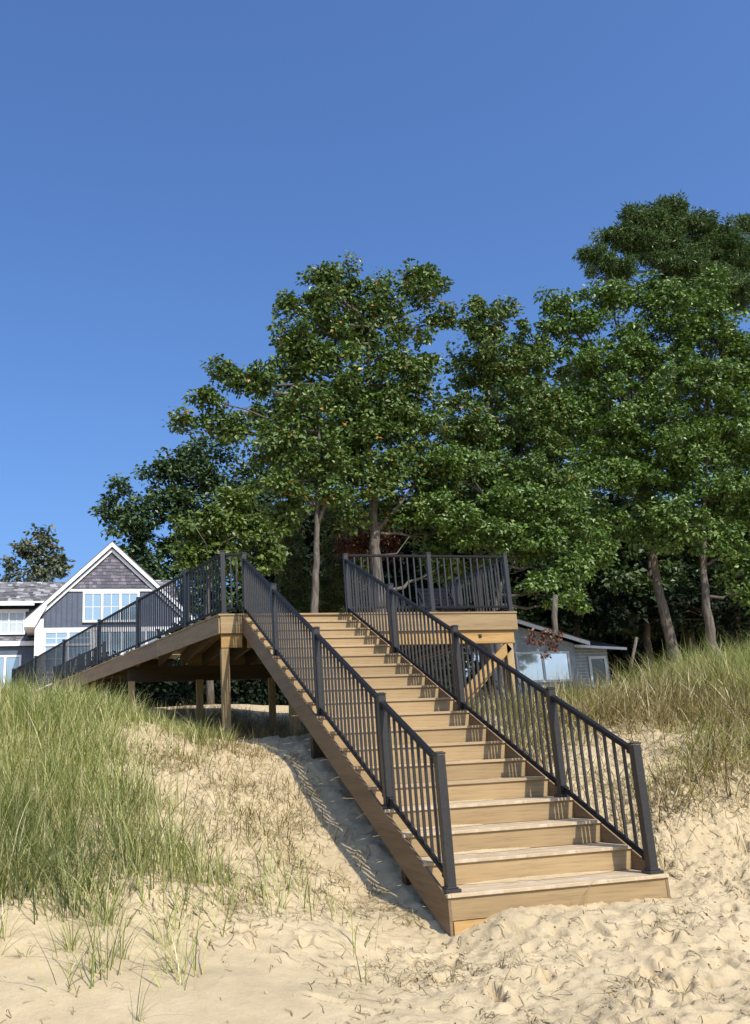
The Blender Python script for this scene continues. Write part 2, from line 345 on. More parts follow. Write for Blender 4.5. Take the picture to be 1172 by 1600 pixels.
skirt(-.021, .001).build('skirt_board', M['composite_slope'], stair, bevel=.002)
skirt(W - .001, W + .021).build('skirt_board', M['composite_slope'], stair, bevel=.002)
for x in (.05, W * .35, W * .66, W - .09):
    y0, y1 = T + .06, DY - .02
    MB().prism([(x, y0, y0 * R / T - R - .03), (x, y1, y1 * R / T - R - .03), (x, y1, y1 * R / T - R - .20), (x, y0, y0 * R / T - R - .14)], (.04, 0, 0)).build('stringer', M['lumber_y'], stair)
for (y, x) in ((1.25, .02), (1.25, W - .11), (3.2, .02), (3.2, W - .11), (5.1, W - .11)):
    zt = y * R / T - .30; zb = min(hz(x, y) - .15, zt - .1)
    if y == 3.2: MB().box(x, x + .40 if x < 1 else x + .09, y + .5, y + .6, hz(x, y) - .1, zt + .20).build('support_block', M['lumber_shaded'], stair)
    else: MB().box(x, x + .09, y, y + .09, zb, zt).build('support_post', M['lumber_shaded_y'], stair)
MB().box(.003, .24, T + .0, T + .035, -.11, -.004).build('sill_board', M['lumber_x'], stair)
# a thin drift of sand lying on the lowest treads is part of the treads' wear
# railings --------------------------------------------------------
def post_mesh(h, skirt_=True, w_=.064):
    m = MB(); r = w_ / 2
    m.box(-r, r, -r, r, 0, h - .016)
    m.box(-r - .004, r + .004, -r - .004, r + .004, h - .014, h)
    m.box(-r + .006, r - .006, -r + .006, r - .006, h + .001, h + .006)
    if skirt_: m.box(-.055, .055, -.055, .055, .001, .022); m.box(-.042, .042, -.042, .042, .023, .034)
    return m.mesh('post', M['rail'], bevel=.0025)
PM = post_mesh(.90); PM_deck = post_mesh(.93, True)
BAL = {}
def bal_mesh(h, rot=0.):
    k = (round(h, 3), round(rot, 3))
    if k not in BAL:
        r = .0095; c, s = math.cos(rot), math.sin(rot); m = MB()
        P = [(-r, -r), (r, -r), (r, r), (-r, r)]; P = [(c * a - s * b_, s * a + c * b_) for a, b_ in P]
        m.hexa([(a, b_, 0) for a, b_ in P] + [(a, b_, h) for a, b_ in P])
        BAL[k] = m.mesh('baluster', M['rail'])
    return BAL[k]
def stair_rail(x, label):
    rail = empty('railing', stair, (x, 0, 0)); rail['label'] = label
    idx = [1, 4, 9, 14, 19]; off = .095; sl = R / T
    ys = [i * T + off for i in idx]
    ys[-1] = DY + .05
    for n, i in enumerate(idx):
        link('post', PM, rail, (0, ys[n], i * R))
    for a in range(4):
        ya, yb = ys[a] + .032, ys[a + 1] - .032
        zl = lambda y: (y - off) * sl            # nosing line height, through the post feet
        ht, hb = .835, .085
        m = MB().bar((0, ya, zl(ya) + ht), (0, yb, zl(yb) + ht), .046, .030)
        m.bar((0, ya, zl(ya) + ht - .021), (0, yb, zl(yb) + ht - .021), .030, .014)
        m.build('top_rail', M['rail_cap'], rail, bevel=.004)
        MB().bar((0, ya, zl(ya) + hb), (0, yb, zl(yb) + hb), .032, .034).build('bottom_rail', M['rail_cap'], rail, bevel=.003)
        for (yy, s) in ((ya, 1), (yb, -1)):
            for hh in (ht - .01, hb): MB().bar((0, yy - s * .004, zl(yy) + hh), (0, yy + s * .035, zl(yy + s * .035) + hh), .054, .048).build('bracket', M['rail_cap'], rail, bevel=.004)
        n = max(2, round((yb - ya) / .1135)); 
        for k in range(1, n):
            y = ya + (yb - ya) * k / n
            link('baluster', bal_mesh(ht - hb - .045), rail, (0, y, zl(y) + hb + .018))
    return rail
XO = .040
stair_rail(XO, 'dark metal railing along the left side of the stairs')
stair_rail(W - XO, 'dark metal railing along the right side of the stairs')

# ------------------------------------------------------------------ deck
deck = thing('raised_deck', 'raised tan deck on timber posts with dark metal railings and side walkway', 'deck', (0, 0, 0))
def ex(y): return -.33 - .2411 * (y - 6.95)
RX = 4.26; YB = 11.3; YE = 22.0
def wx(y): return max(ex(y) + 1.15, -9)     # right edge of the walkway
y = DY - .012; k = 0
while y < YB:
    y1 = min(y + .139, YB); a0, a1 = ex(y) - .018, ex(y1) - .018
    MB().hexa([(a0, y, DZ - .025), (RX + .02, y, DZ - .025), (RX + .02, y1, DZ - .025), (a1, y1, DZ - .025), (a0, y, DZ), (RX + .02, y, DZ), (RX + .02, y1, DZ), (a1, y1, DZ)]).build('deck_board', M['composite_x'], deck)
    y += .145
while y < YE:
    y1 = y + .139
    MB().hexa([(ex(y) - .018, y, DZ - .025), (wx(y), y, DZ - .025), (wx(y1), y1, DZ - .025), (ex(y1) - .018, y1, DZ - .025), (ex(y) - .018, y, DZ), (wx(y), y, DZ), (wx(y1), y1, DZ), (ex(y1) - .018, y1, DZ)]).build('deck_board', M['tread'], deck)
    y += .145
FZ0, FZ1 = DZ - .277, DZ - .027
# front fascia in lengths, stopping where the stair stands in front
for (a, c) in ((-.335, -.024), (W + .024, 4.275)):
    MB().box(a, c, DY, DY + .02, FZ0, FZ1).build('fascia_board', M['composite_x'], deck, bevel=.002)
def slab(y0, y1, th, z0, z1, dx=0.):
    return [(ex(y0) - th + dx, y0, z0), (ex(y0) + dx, y0, z0), (ex(y1) + dx, y1, z0), (ex(y1) - th + dx, y1, z0), (ex(y0) - th + dx, y0, z1), (ex(y0) + dx, y0, z1), (ex(y1) + dx, y1, z1), (ex(y1) - th + dx, y1, z1)]
for (a, c) in ((DY + .021, 9.60), (9.604, 13.2), (13.204, 15.7), (15.704, 19.3), (19.304, YE)):
    MB().hexa(slab(a, c, .02, FZ0, FZ1, .012)).build('fascia_board', M['composite_fascia'], deck, bevel=.002)
MB().box(RX - .005, RX + .015, DY + .021, YB, FZ0, FZ1).build('fascia_board', M['composite_y'], deck)
MB().box(wx(YB), RX + .015, YB + .002, YB + .022, FZ0, FZ1).build('fascia_board', M['composite_x'], deck)
# joists
x = -1.18
while x < 4.25:
    y0 = DY + .03
    if x < -.31: y0 = 6.95 + (-.33 - x) / .2411 + .15
    MB().box(x, x + .04, y0, YB - .02, FZ0 + .02, FZ1 - .001).build('joist', M['lumber_shaded_y'], deck)
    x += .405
for yj in np.arange(12, YE, 1.2): MB().hexa([(ex(yj) + .02, yj, FZ0 + .04), (wx(yj) - .02, yj, FZ0 + .04), (wx(yj) - .02, yj + .04, FZ0 + .04), (ex(yj) + .02, yj + .04, FZ0 + .04), (ex(yj) + .02, yj, FZ1 - .002), (wx(yj) - .02, yj, FZ1 - .002), (wx(yj) - .02, yj + .04, FZ1 - .002), (ex(yj) + .02, yj + .04, FZ1 - .002)]).build('joist', M['lumber_shaded'], deck)
# beams
BZ = FZ0 + .018
MB().box(-.325, -.026, DY + .040, DY + .078, BZ - .215, BZ).build('beam', M['lumber_x'], deck, bevel=.002)
MB().box(.06, RX - .045, DY + .082, DY + .12, BZ - .215, BZ).build('beam', M['lumber_x'], deck, bevel=.002)
MB().box(W + .04, RX - .045, DY + .040, DY + .078, BZ - .215, BZ - .002).build('beam', M['lumber_x'], deck, bevel=.002)
MB().box(-1.33, 4.15, 11.19, 11.228, BZ - .27, BZ).build('beam', M['lumber_shaded'], deck)
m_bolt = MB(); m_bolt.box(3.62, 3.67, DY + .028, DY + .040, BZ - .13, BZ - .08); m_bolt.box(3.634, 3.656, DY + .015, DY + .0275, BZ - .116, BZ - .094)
m_bolt.build('bolt', M['lumber_shaded'], deck)
def dpost(x, y, zt, w_=.115):
    zb = hz(x + w_ / 2, y + w_ / 2) - .3
    MB().box(x, x + w_, y, y + w_, zb, zt).build('support_post', M['lumber_z'], deck, bevel=.006)
dpost(-.325, DY + .05, BZ - .217)
dpost(-1.32, 11.13, BZ - .252); dpost(-.10, 11.13, BZ - .252, .12); dpost(1.25, 11.13, BZ - .252); dpost(2.9, 11.13, BZ - .252)
dpost(4.07, DY + .05, BZ - .217); dpost(.66, DY + .13, BZ - .22, .13)
for yy in (13.9, 16.6, 19.3): dpost(ex(yy) + .12, yy, FZ0 + .03, .1)
MB().bar((4.12, DY + .07, BZ - .26), (3.02, DY + .07, 1.66), .04, .135, Vector((0, 0, 1))).build('brace', M['lumber_x'], deck, bevel=.002)
MB().bar((4.10, DY + .135, BZ - .30), (3.06, DY + .135, 1.56), .04, .135, Vector((0, 0, 1))).build('brace', M['lumber_x'], deck, bevel=.002)
# deck railings: posts along a polyline in plan
def deck_rail(label, pts, spacing=.1135, skip_first=False, skip_last=False, z=DZ, sub='railing'):
    rail = empty(sub, deck, (0, 0, 0)); rail['label'] = label
    for n, (x, y) in enumerate(pts):
        if (n == 0 and skip_first) or (n == len(pts) - 1 and skip_last): continue
        o = link('post', PM_deck, rail, (x, y, z))
        d = Vector(pts[min(n + 1, len(pts) - 1)]) - Vector(pts[max(n - 1, 0)]); o.rotation_euler = (0, 0, math.atan2(d.y, d.x))
    for n in range(len(pts) - 1):
        a, c = Vector(pts[n]), Vector(pts[n + 1]); d = (c - a); L = d.length; u = d / L; p, q = a + u * .032, c - u * .032
        MB().bar((p.x, p.y, z + .875), (q.x, q.y, z + .875), .044, .034).build('top_rail', M['rail_cap'], rail, bevel=.004)
        MB().bar((p.x, p.y, z + .085), (q.x, q.y, z + .085), .032, .032).build('bottom_rail', M['rail_cap'], rail, bevel=.003)
        k = max(2, round(L / spacing)); ang = math.atan2(d.y, d.x)
        for i in range(1, k):
            s = p + (q - p) * i / k
            link('baluster', bal_mesh(.76, ang), rail, (s.x, s.y, z + .10))
    return rail
LE = [(-.27, DY + .07)] + [(ex(yy) + .06, yy) for yy in (8.42, 10.72, 13.15, 15.95, 18.8, 21.6)]
deck_rail('short railing panel at the left front corner of the deck', [(-.27, DY + .07), (XO, DY + .05)], skip_last=True)
deck_rail('long dark railing running back along the left edge of the deck', LE, skip_first=True)
deck_rail('front railing to the right of the stair opening', [(W - XO, DY + .05), (2.92, DY + .06), (RX - .05, DY + .06)], skip_first=True)
deck_rail('railing running back along the right edge of the deck', [(RX - .05, DY + .06), (RX - .05, DY + 1.9), (RX - .05, DY + 3.6)], skip_first=True)
deck_rail('inner railing of the walkway towards the house', [(wx(yy) - .06, yy) for yy in (16.4, 18.6, 21.2)])

# dark slatted deck chair standing on the deck
ch = thing('deck_chair', 'dark slatted reclining chair standing on the deck behind the front railing', 'chair', (0, 0, 0))
cx0, cy0 = 3.50, 8.5
for s in (0, 1):
    xx = cx0 + s * .56
    MB().bar((xx, cy0 - .5, DZ + .30), (xx, cy0 + .35, DZ + .22), .03, .07).build('arm', M['chair'], ch)
    MB().box(xx - .02, xx + .02, cy0 - .46, cy0 - .40, DZ, DZ + .30).build('leg', M['chair'], ch)
    MB().box(xx - .02, xx + .02, cy0 + .30, cy0 + .36, DZ, DZ + .22).build('leg', M['chair'], ch)
    MB().bar((xx, cy0 + .1, DZ + .2), (xx + (.0), cy0 + .55, DZ + .75), .03, .05).build('back_frame', M['chair'], ch)
for k in range(7):
    f = k / 6; MB().box(cx0 + .02, cx0 + .54, cy0 + .12 + f * .40, cy0 + .14 + f * .40, DZ + .22 + f * .48, DZ + .275 + f * .48).build('slat', M['chair'], ch)
for k in range(6):
    f = k / 5; MB().box(cx0 + .02, cx0 + .54, cy0 - .48 + f * .5, cy0 - .41 + f * .5, DZ + .27 - f * .06, DZ + .29 - f * .06).build('seat_slat', M['chair'], ch)

# ------------------------------------------------------------------ grass
def blades(n, root, L, w_, tilt, curve, az=None, seg=5):
    """curved ribbon blades: returns verts, quad faces"""
    az = rng.uniform(0, 2 * np.pi, n) if az is None else az
    th = tilt; p = root.copy(); V = []
    fa = az + np.pi / 2 + rng.uniform(-.8, .8, n)
    side = np.c_[np.cos(fa), np.sin(fa), np.zeros(n)]
    for s in range(seg + 1):
        ww = (w_ * (1 - (s / seg) ** 1.6) + .0006)[:, None] * .5
        V.append(p - side * ww); V.append(p + side * ww)
        d = np.c_[np.sin(th) * np.cos(az), np.sin(th) * np.sin(az), np.cos(th)]
        p = p + d * (L / seg)[:, None]; th = th + curve / seg * (1 + .5 * s / seg)
    V = np.stack(V, 1); k = 2 * (seg + 1)
    base = (np.arange(n) * k)[:, None]
    F = np.concatenate([base + np.array([2 * s, 2 * s + 1, 2 * s + 3, 2 * s + 2])[None] for s in range(seg)], 1).reshape(-1, 4)
    return V.reshape(-1, 3), F
def grass_field(name, n_tuft, dens, box, mat, Lr, per, wr=(.0045, .0085), tilt=.28, curve=.8, downhill=0., label='', spread=.05, lenf=None):
    xs, ys = [], []
    while len(xs) < n_tuft:
        x = rng.uniform(box[0], box[1], 4000); y = rng.uniform(box[2], box[3], 4000)
        k = rng.random(4000) < dens(x, y); xs += list(x[k]); ys += list(y[k])
    x = np.array(xs[:n_tuft]); y = np.array(ys[:n_tuft]); tl = rng.uniform(.75, 1.15, n_tuft) * (1 if lenf is None else lenf(x, y))
    m = rng.poisson(per, n_tuft) + 2; ti = np.repeat(np.arange(n_tuft), m); n = len(ti)
    rx = x[ti] + rng.normal(0, spread, n); ry = y[ti] + rng.normal(0, spread, n)
    rz = height(rx, ry) - .02
    az = np.where(rng.random(n) < downhill, rng.normal(-np.pi / 2, .7, n), np.arctan2(ry - y[ti], rx - x[ti]) + rng.normal(0, .7, n))
    v, f = blades(n, np.c_[rx, ry, rz], rng.uniform(Lr[0], Lr[1], n) * tl[ti], rng.uniform(wr[0], wr[1], n), np.abs(rng.normal(tilt, tilt * .6, n)), np.abs(rng.normal(curve, .5, n)), az)
    o = link(name, npmesh(name, v, f, mat)); tag(o, label, kind='stuff'); return o
def no_deck(x, y):
    return ~((x > -.35) & (x < W + .12) & (y < DY + .6)) & ~((x > ex(y) - .15) & (x < 4.4) & (y > DY + 1.2) & (y < 13))
def patch(x, y, f, lo, hi, o=0.): return np.clip((fbm(x + o, y - o, f, 3) - lo) / (hi - lo), 0, 1)
def sg(v, a, b): return np.clip((v - a) / (b - a), 0, 1)
# world boundaries: grass lies left of a line that runs up the dune
def gl(x, y): # left dune, green; 1 = full
    edge = -2.5 + .24 * y                       # right limit of the sward
    d = sg(edge - x, -.1, .8) * sg(y, .9, 2.2)
    d = np.maximum(d, sg(-.55 - x, -.1, .5) * sg(y, 3.7, 4.6))
    d = np.maximum(d, sg(-.95 - x, -.1, .35) * sg(y, 4.0, 4.5))
    d = np.maximum(d, sg(-1.65 - x, 0, .35) * sg(y, 1.6, 2.2))
    return d * no_deck(x, y) * np.maximum(.06 + .94 * patch(x, y, 1.2, -.3, .35), .6 * np.maximum(sg(y, 3.8, 4.5), sg(-1.6 - x, 0, .5) * sg(y, 1.8, 2.6)))
grass_field('dune_grass', 3900, gl, (-6, -.3, .9, 10), M['grass_green'], (.34, .72), 8, label='tall green marram grass covering the left dune', curve=.95, tilt=.26, lenf=lambda x, y: (1 - .5 * sg(x, -2.4, -1.5) * sg(y, 3.2, 4.2)) * (1 - .25 * sg(y, 4.5, 6)))
def gl2(x, y):
    return sg(-1.85 - x, -.1, .6) * sg(y, .35, .9) * sg(2.7 - y, 0, .8) * patch(x, y, 1.1, -.35, .2, 3.)
grass_field('dark_dune_grass', 330, gl2, (-4, -1.2, .2, 3), M['grass_dark'], (.3, .6), 9, label='darker dense marram grass halfway down the left dune', curve=.9, tilt=.3)
def gl3(x, y): return sg(-.6 - x - .15 * y, -.1, .9) * sg(y, -.6, .6) * sg(3.6 - y, 0, 1.) * patch(x, y, 1.8, -.1, .5, 9.) * .5
grass_field('sparse_grass', 330, gl3, (-4, -.4, -.7, 3.6), M['grass_green'], (.25, .58), 5, label='sparse blades of grass on the lower left sand', curve=.6, tilt=.3)
def gr(x, y):
    d = sg(y + .25 * x, 5.4, 6.6)
    return d * (x > W + .15) * no_deck(x, y) * (.3 + .7 * patch(x, y, .9, -.4, .3, 4.))
grass_field('dune_grass', 2000, gr, (1.8, 11, 3.5, 10.5), M['grass_green'], (.35, .72), 9, label='green marram grass along the crest of the right dune', lenf=lambda x, y: .45 + .55 * sg(x, 6.0, 8.0), curve=.75, tilt=.25)
def gr2(x, y): return sg(x, 5, 6.5) * sg(y, 2.3, 3.5) * patch(x, y, 1., -.4, .3, 7.)
grass_field('dune_grass', 560, gr2, (5, 9, 2, 7), M['grass_green'], (.4, .8), 9, label='tall green marram grass at the right end of the dune', curve=.8, tilt=.3)
def gr3(x, y):
    d = sg(y - .95 + .18 * (x - 3), 0, 1.5) * sg(6.4 - y, 0, .8) * sg(x, 1.8, 2.3)
    return d * (.05 + .95 * patch(x, y, 1.7, -.15, .25, 13.))
grass_field('straw_grass', 3900, gr3, (1.8, 8, .8, 6.6), M['grass_straw'], (.25, .62), 7, wr=(.005, .011), tilt=1.15, curve=.8, downhill=.4, spread=.12, label='matted straw coloured grass drooping down the right dune')
def gr4(x, y): return sg(y - 1.3, 0, 1.2) * sg(6 - y, 0, .8) * sg(x, 1.9, 2.6) * patch(x, y, 1.6, 0., .5, 23.)
grass_field('drooping_grass', 600, gr4, (1.9, 8, 1.2, 6.3), M['grass_green'], (.3, .6), 6, tilt=.85, curve=1.2, downhill=.6, label='green blades among the straw on the right dune')
def gs(x, y): # straw mats on the left slope
    return sg(x, -1.9, -1.) * sg(-.28 - x, 0, .1) * sg(y, 1.2, 2.) * sg(4.9 - y, 0, .8) * (.2 + .8 * patch(x, y, 2.4, -.2, .4, 31.))
grass_field('straw_grass', 430, gs, (-2, -.3, 1.2, 4.9), M['grass_straw'], (.12, .30), 6, spread=.12, wr=(.004, .008), tilt=1.1, curve=.9, downhill=.7, label='flattened straw clinging to the sand left of the stairs')
def gu(x, y): return ((x > -1.6) & (x < 4) & (y > 6.6) & (y < 12)) * patch(x, y, 1.2, -.9, -.2, 37.) * sg(x - ex(y), .1, .5)
grass_field('dry_thatch', 2600, gu, (-1.5, 4, 4.6, 12), M['litter'], (.15, .40), 9, tilt=1.1, curve=.9, label='dry straw lying in the shade under the deck')

# fibres lying on the sand
def litter(name, n, dens, box, Lr, wr, label, mat='litter'):
    xs, ys = [], []
    while len(xs) < n:
        x = rng.uniform(box[0], box[1], 4000); y = rng.uniform(box[2], box[3], 4000); k = rng.random(4000) < dens(x, y); xs += list(x[k]); ys += list(y[k])
    x = np.array(xs[:n]); y = np.array(ys[:n]); az = rng.uniform(0, 2 * np.pi, n); L = rng.uniform(*Lr, n) ** 1.0; seg = 4; V = []
    px, py = x.copy(), y.copy(); wd = rng.uniform(*wr, n); lift = rng.uniform(.0, .03, n) * (rng.random(n) < .5)
    for s in range(seg + 1):
        f = s / seg; ww = wd * (1 - .6 * f); z = height(px, py) + .006 + lift * np.sin(f * np.pi * .9)
        V.append(np.c_[px - np.sin(az) * ww / 2, py + np.cos(az) * ww / 2, z]); V.append(np.c_[px + np.sin(az) * ww / 2, py - np.cos(az) * ww / 2, z + .001])
        px = px + np.cos(az) * L / seg; py = py + np.sin(az) * L / seg; az = az + rng.normal(0, .35, n)
    V = np.stack(V, 1); k = 2 * (seg + 1); base = (np.arange(n) * k)[:, None]
    F = np.concatenate([base + np.array([2 * s, 2 * s + 1, 2 * s + 3, 2 * s + 2])[None] for s in range(seg)], 1).reshape(-1, 4)
    o = link(name, npmesh(name, V.reshape(-1, 3), F, M[mat])); tag(o, label, kind='stuff'); return o
def ld(x, y):
    sl = sg(x, -2.4, -1.0) * sg(-.05 - x, 0, .05) * sg(y, -.1, 1.) * sg(5 - y, 0, 1)
    be = sg(x, -1.4, -.2) * sg(y, -1.9, -.3) * sg(.36 - y, 0, .05) * .5
    rt = sg(x, 1.7, 1.9) * sg(y, -.6, .6) * .8
    return np.maximum(np.maximum(sl, be), rt) * (.1 + .9 * patch(x, y, 1.5, -.15, .45, 41.)) * ~((x > -.02) & (x < W) & (y > .3))
litter('dry_litter', 16000, ld, (-2.4, 6, -2, 5), (.03, .15), (.003, .008), 'dry stalks and beach litter strewn over the sand')
def ld2(x, y): return (.15 + .85 * patch(x, y, 1.2, 0, .5, 51.)) * ~((x > -.02) & (x < W) & (y > .3))
litter('dry_litter', 500, ld2, (-3, 4.5, -2.4, .6), (.02, .08), (.004, .009), 'scattered dark bits on the beach sand')
# lumps of damp sand and dark droppings of bark on the right slope
def clods(name, n, dens, box, sr, mat, label):
    xs, ys = [], []
    while len(xs) < n:
        x = rng.uniform(box[0], box[1], 4000); y = rng.uniform(box[2], box[3], 4000); k = rng.random(4000) < dens(x, y); xs += list(x[k]); ys += list(y[k])
    x = np.array(xs[:n]); y = np.array(ys[:n]); z = height(x, y); s = rng.uniform(*sr, n) * rng.uniform(.5, 1, n)
    base = np.array([(1, 0, 0), (0, 1, 0), (-1, 0, 0), (0, -1, 0), (.5, .5, .7), (-.5, .5, .65), (-.5, -.5, .75), (.5, -.5, .6), (0, 0, -.6)], float)
    V = x[:, None, None] * np.array([1, 0, 0]) + y[:, None, None] * np.array([0, 1, 0]) + z[:, None, None] * np.array([0, 0, 1]) + (base[None] * rng.uniform(.7, 1.3, (n, 9, 3))) * s[:, None, None]
    F = np.array([(0, 4, 7), (0, 1, 4), (1, 5, 4), (1, 2, 5), (2, 6, 5), (2, 3, 6), (3, 7, 6), (3, 0, 7), (4, 5, 6), (4, 6, 7), (8, 1, 0), (8, 2, 1), (8, 3, 2), (8, 0, 3)])
    F = (F[None] + (np.arange(n) * 9)[:, None, None]).reshape(-1, 3)
    o = link(name, npmesh(name, V.reshape(-1, 3), F, mat)); tag(o, label, kind='stuff')
def cd(x, y): return sg(x, 1.75, 2.3) * sg(y, -.1, .5) * sg(2.2 - y, 0, .8) * patch(x, y, 1.4, -.3, .3, 61.)
clods('sand_clods', 700, cd, (1.7, 5.5, -.1, 2.3), (.004, .015), M['sand'], 'loose clods of sand on the slope right of the stairs')
def cd2(x, y): return sg(x, -1.6, -.2) * sg(y, -2, -.6) * .5 * ~((x > -.05) & (x < W + .05) & (y > .3)) * patch(x, y, 1.7, -.3, .5, 71.)
clods('sand_clods', 700, cd2, (-1.6, 4.5, -2.2, .6), (.006, .018), M['sand'], 'small lumps of trampled sand in front of the stairs')

# single tufts that can be told apart
def ground_at(px, py):
    d = ray(px, py); t = 3.
    for _ in range(900):
        p = CAM + d * t
        if p.z < float(height(np.array([p.x]), np.array([p.y]), False)[0]): return p
        t += .015
    return CAM + d * 8
TUFTS = [((111, 1487), .30, 9, 'thin', 'small tuft alone on the bare sand, second from the left edge'),
 ((6, 1475), .42, 9, 'tall', 'upright tuft at the left edge where the sward ends'),
 ((108, 1490), .12, 0, '', ''),
 ((40, 1497), .16, 8, 'thin', 'small sprawling sprig on the bare sand near the left edge'),
 ((112, 1495), .34, 14, 'tall', 'dark green tuft bending right on the open sand'),
 ((191, 1500), .40, 12, 'tall', 'upright tuft with a brown base, lowest of the left cluster'),
 ((210, 1598), .34, 5, 'thin', 'lone thin sprig at the bottom edge of the beach'),
 ((260, 1480), .42, 14, 'tall', 'tuft beside curling dead leaves on the lower sand'),
 ((165, 1450), .55, 26, 'tall', 'large clump of long yellow-green blades on the lower dune'),
 ((205, 1335), .60, 22, 'tall', 'tall clump with dark blades in the middle of the sandy slope'),
 ((262, 1335), .62, 26, 'tall', 'tall clump standing between sand and straw mats'),
 ((310, 1365), .50, 26, 'wide', 'dark bushy clump with spreading blades right of the sward'),
 ((288, 1425), .35, 9, 'thin', 'thin tuft below the bushy clump on the slope'),
 ((392, 1318), .25, 12, 'wide', 'short fan-shaped tuft alone on the slope beside the stairs'),
 ((313, 1158), .62, 22, 'wide', 'fan of long blades under the front corner of the deck'),
 ((85, 1430), .40, 9, 'thin', 'thin yellowish tuft at the foot of the dark sward')]
for (px, py), L, n, kind, lab in TUFTS:
    if not n: continue
    g = ground_at(px, py); n2 = int(n * 1.5)
    az = rng.uniform(0, 2 * np.pi, n2); rr = np.abs(rng.normal(0, .02 + .002 * n, n2))
    rx, ry = g.x + np.cos(az) * rr, g.y + np.sin(az) * rr
    o0 = np.array([g.x, g.y, float(height(np.array([g.x]), np.array([g.y]))[0])])
    root = np.c_[rx, ry, height(rx, ry) - .015] - o0
    tl = {'tall': .22, 'thin': .5, 'wide': .5}[kind]
    v, f = blades(n2, root, rng.uniform(.45, 1.1, n2) * L, rng.uniform(.0035, .0065, n2), np.abs(rng.normal(tl, tl * .6, n2)), np.abs(rng.normal(.9, .5, n2)), az)
    o = link('grass_tuft', npmesh('grass_tuft', v, f, M['grass_dark' if kind != 'tall' else 'grass_green']), None, tuple(o0)); tag(o, lab, 'grass tuft', 'grass tufts on the left sand')
# one straw leaning on the bottom riser
v, f = blades(3, np.array([(.92, .32, -.03), (.93, .31, -.03), (.91, .33, -.03)]), np.array([.30, .22, .16]), np.array([.006, .005, .005]), np.array([.12, .2, .1]), np.array([1.2, .8, .5]), np.array([.3, .5, 2.6]), 8)
tag(link('straw', npmesh('straw', v, f, M['grass_straw'])), 'bent straw growing in front of the bottom step', 'straw')

# ------------------------------------------------------------------ trees
def leaves(centers, nleaf, rad, flat, size, up=.55, droop=0., long_=1.5, fold=.25):
    """leaf faces scattered round clump centres; returns verts (n*4), tris"""
    C0 = np.repeat(centers, nleaf, 0); n = len(C0); r0 = np.repeat(rad, nleaf) if hasattr(rad, '__len__') else np.full(n, rad)
    d = rng.normal(0, 1, (n, 3)); d /= np.linalg.norm(d, axis=1)[:, None]; d *= (rng.random(n) ** .45)[:, None]
    d[:, 2] *= flat; P = C0 + d * r0[:, None]
    P[:, 2] -= droop * r0 * (d[:, 0] ** 2 + d[:, 1] ** 2)
    nn = rng.normal(0, 1, (n, 3)) * (1 - up) + np.array([.12, -.30, 1.]) * up + d * .35
    nn /= np.linalg.norm(nn, axis=1)[:, None]
    a = d + rng.normal(0, .7, (n, 3)); a[:, 2] -= .35; a -= (a * nn).sum(1)[:, None] * nn; a /= np.linalg.norm(a, axis=1)[:, None] + 1e-9
    b_ = np.cross(nn, a); s = (size * rng.uniform(.65, 1.3, n))[:, None]; wv = s / long_
    V = np.stack([P, P + a * s * .45 + b_ * wv * .5 + nn * s * fold * .5, P + a * s, P + a * s * .45 - b_ * wv * .5 + nn * s * fold * .5], 1)
    k = (np.arange(n) * 4)[:, None]
    F = np.stack([k + np.array([[0, 1, 2]]), k + np.array([[0, 2, 3]])], 1).reshape(-1, 3)
    return V.reshape(-1, 3), F
def curve_pts(a, b, sag, n=6, j=.0):
    a, b = Vector(a), Vector(b); L = (b - a).length; out = []
    for i in range(n + 1):
        f = i / n; p = a.lerp(b, f) + Vector((0, 0, sag * L * math.sin(f * math.pi)))
        if 0 < i < n: p += Vector([random.gauss(0, j * L) for _ in range(3)])
        out.append(p)
    return out
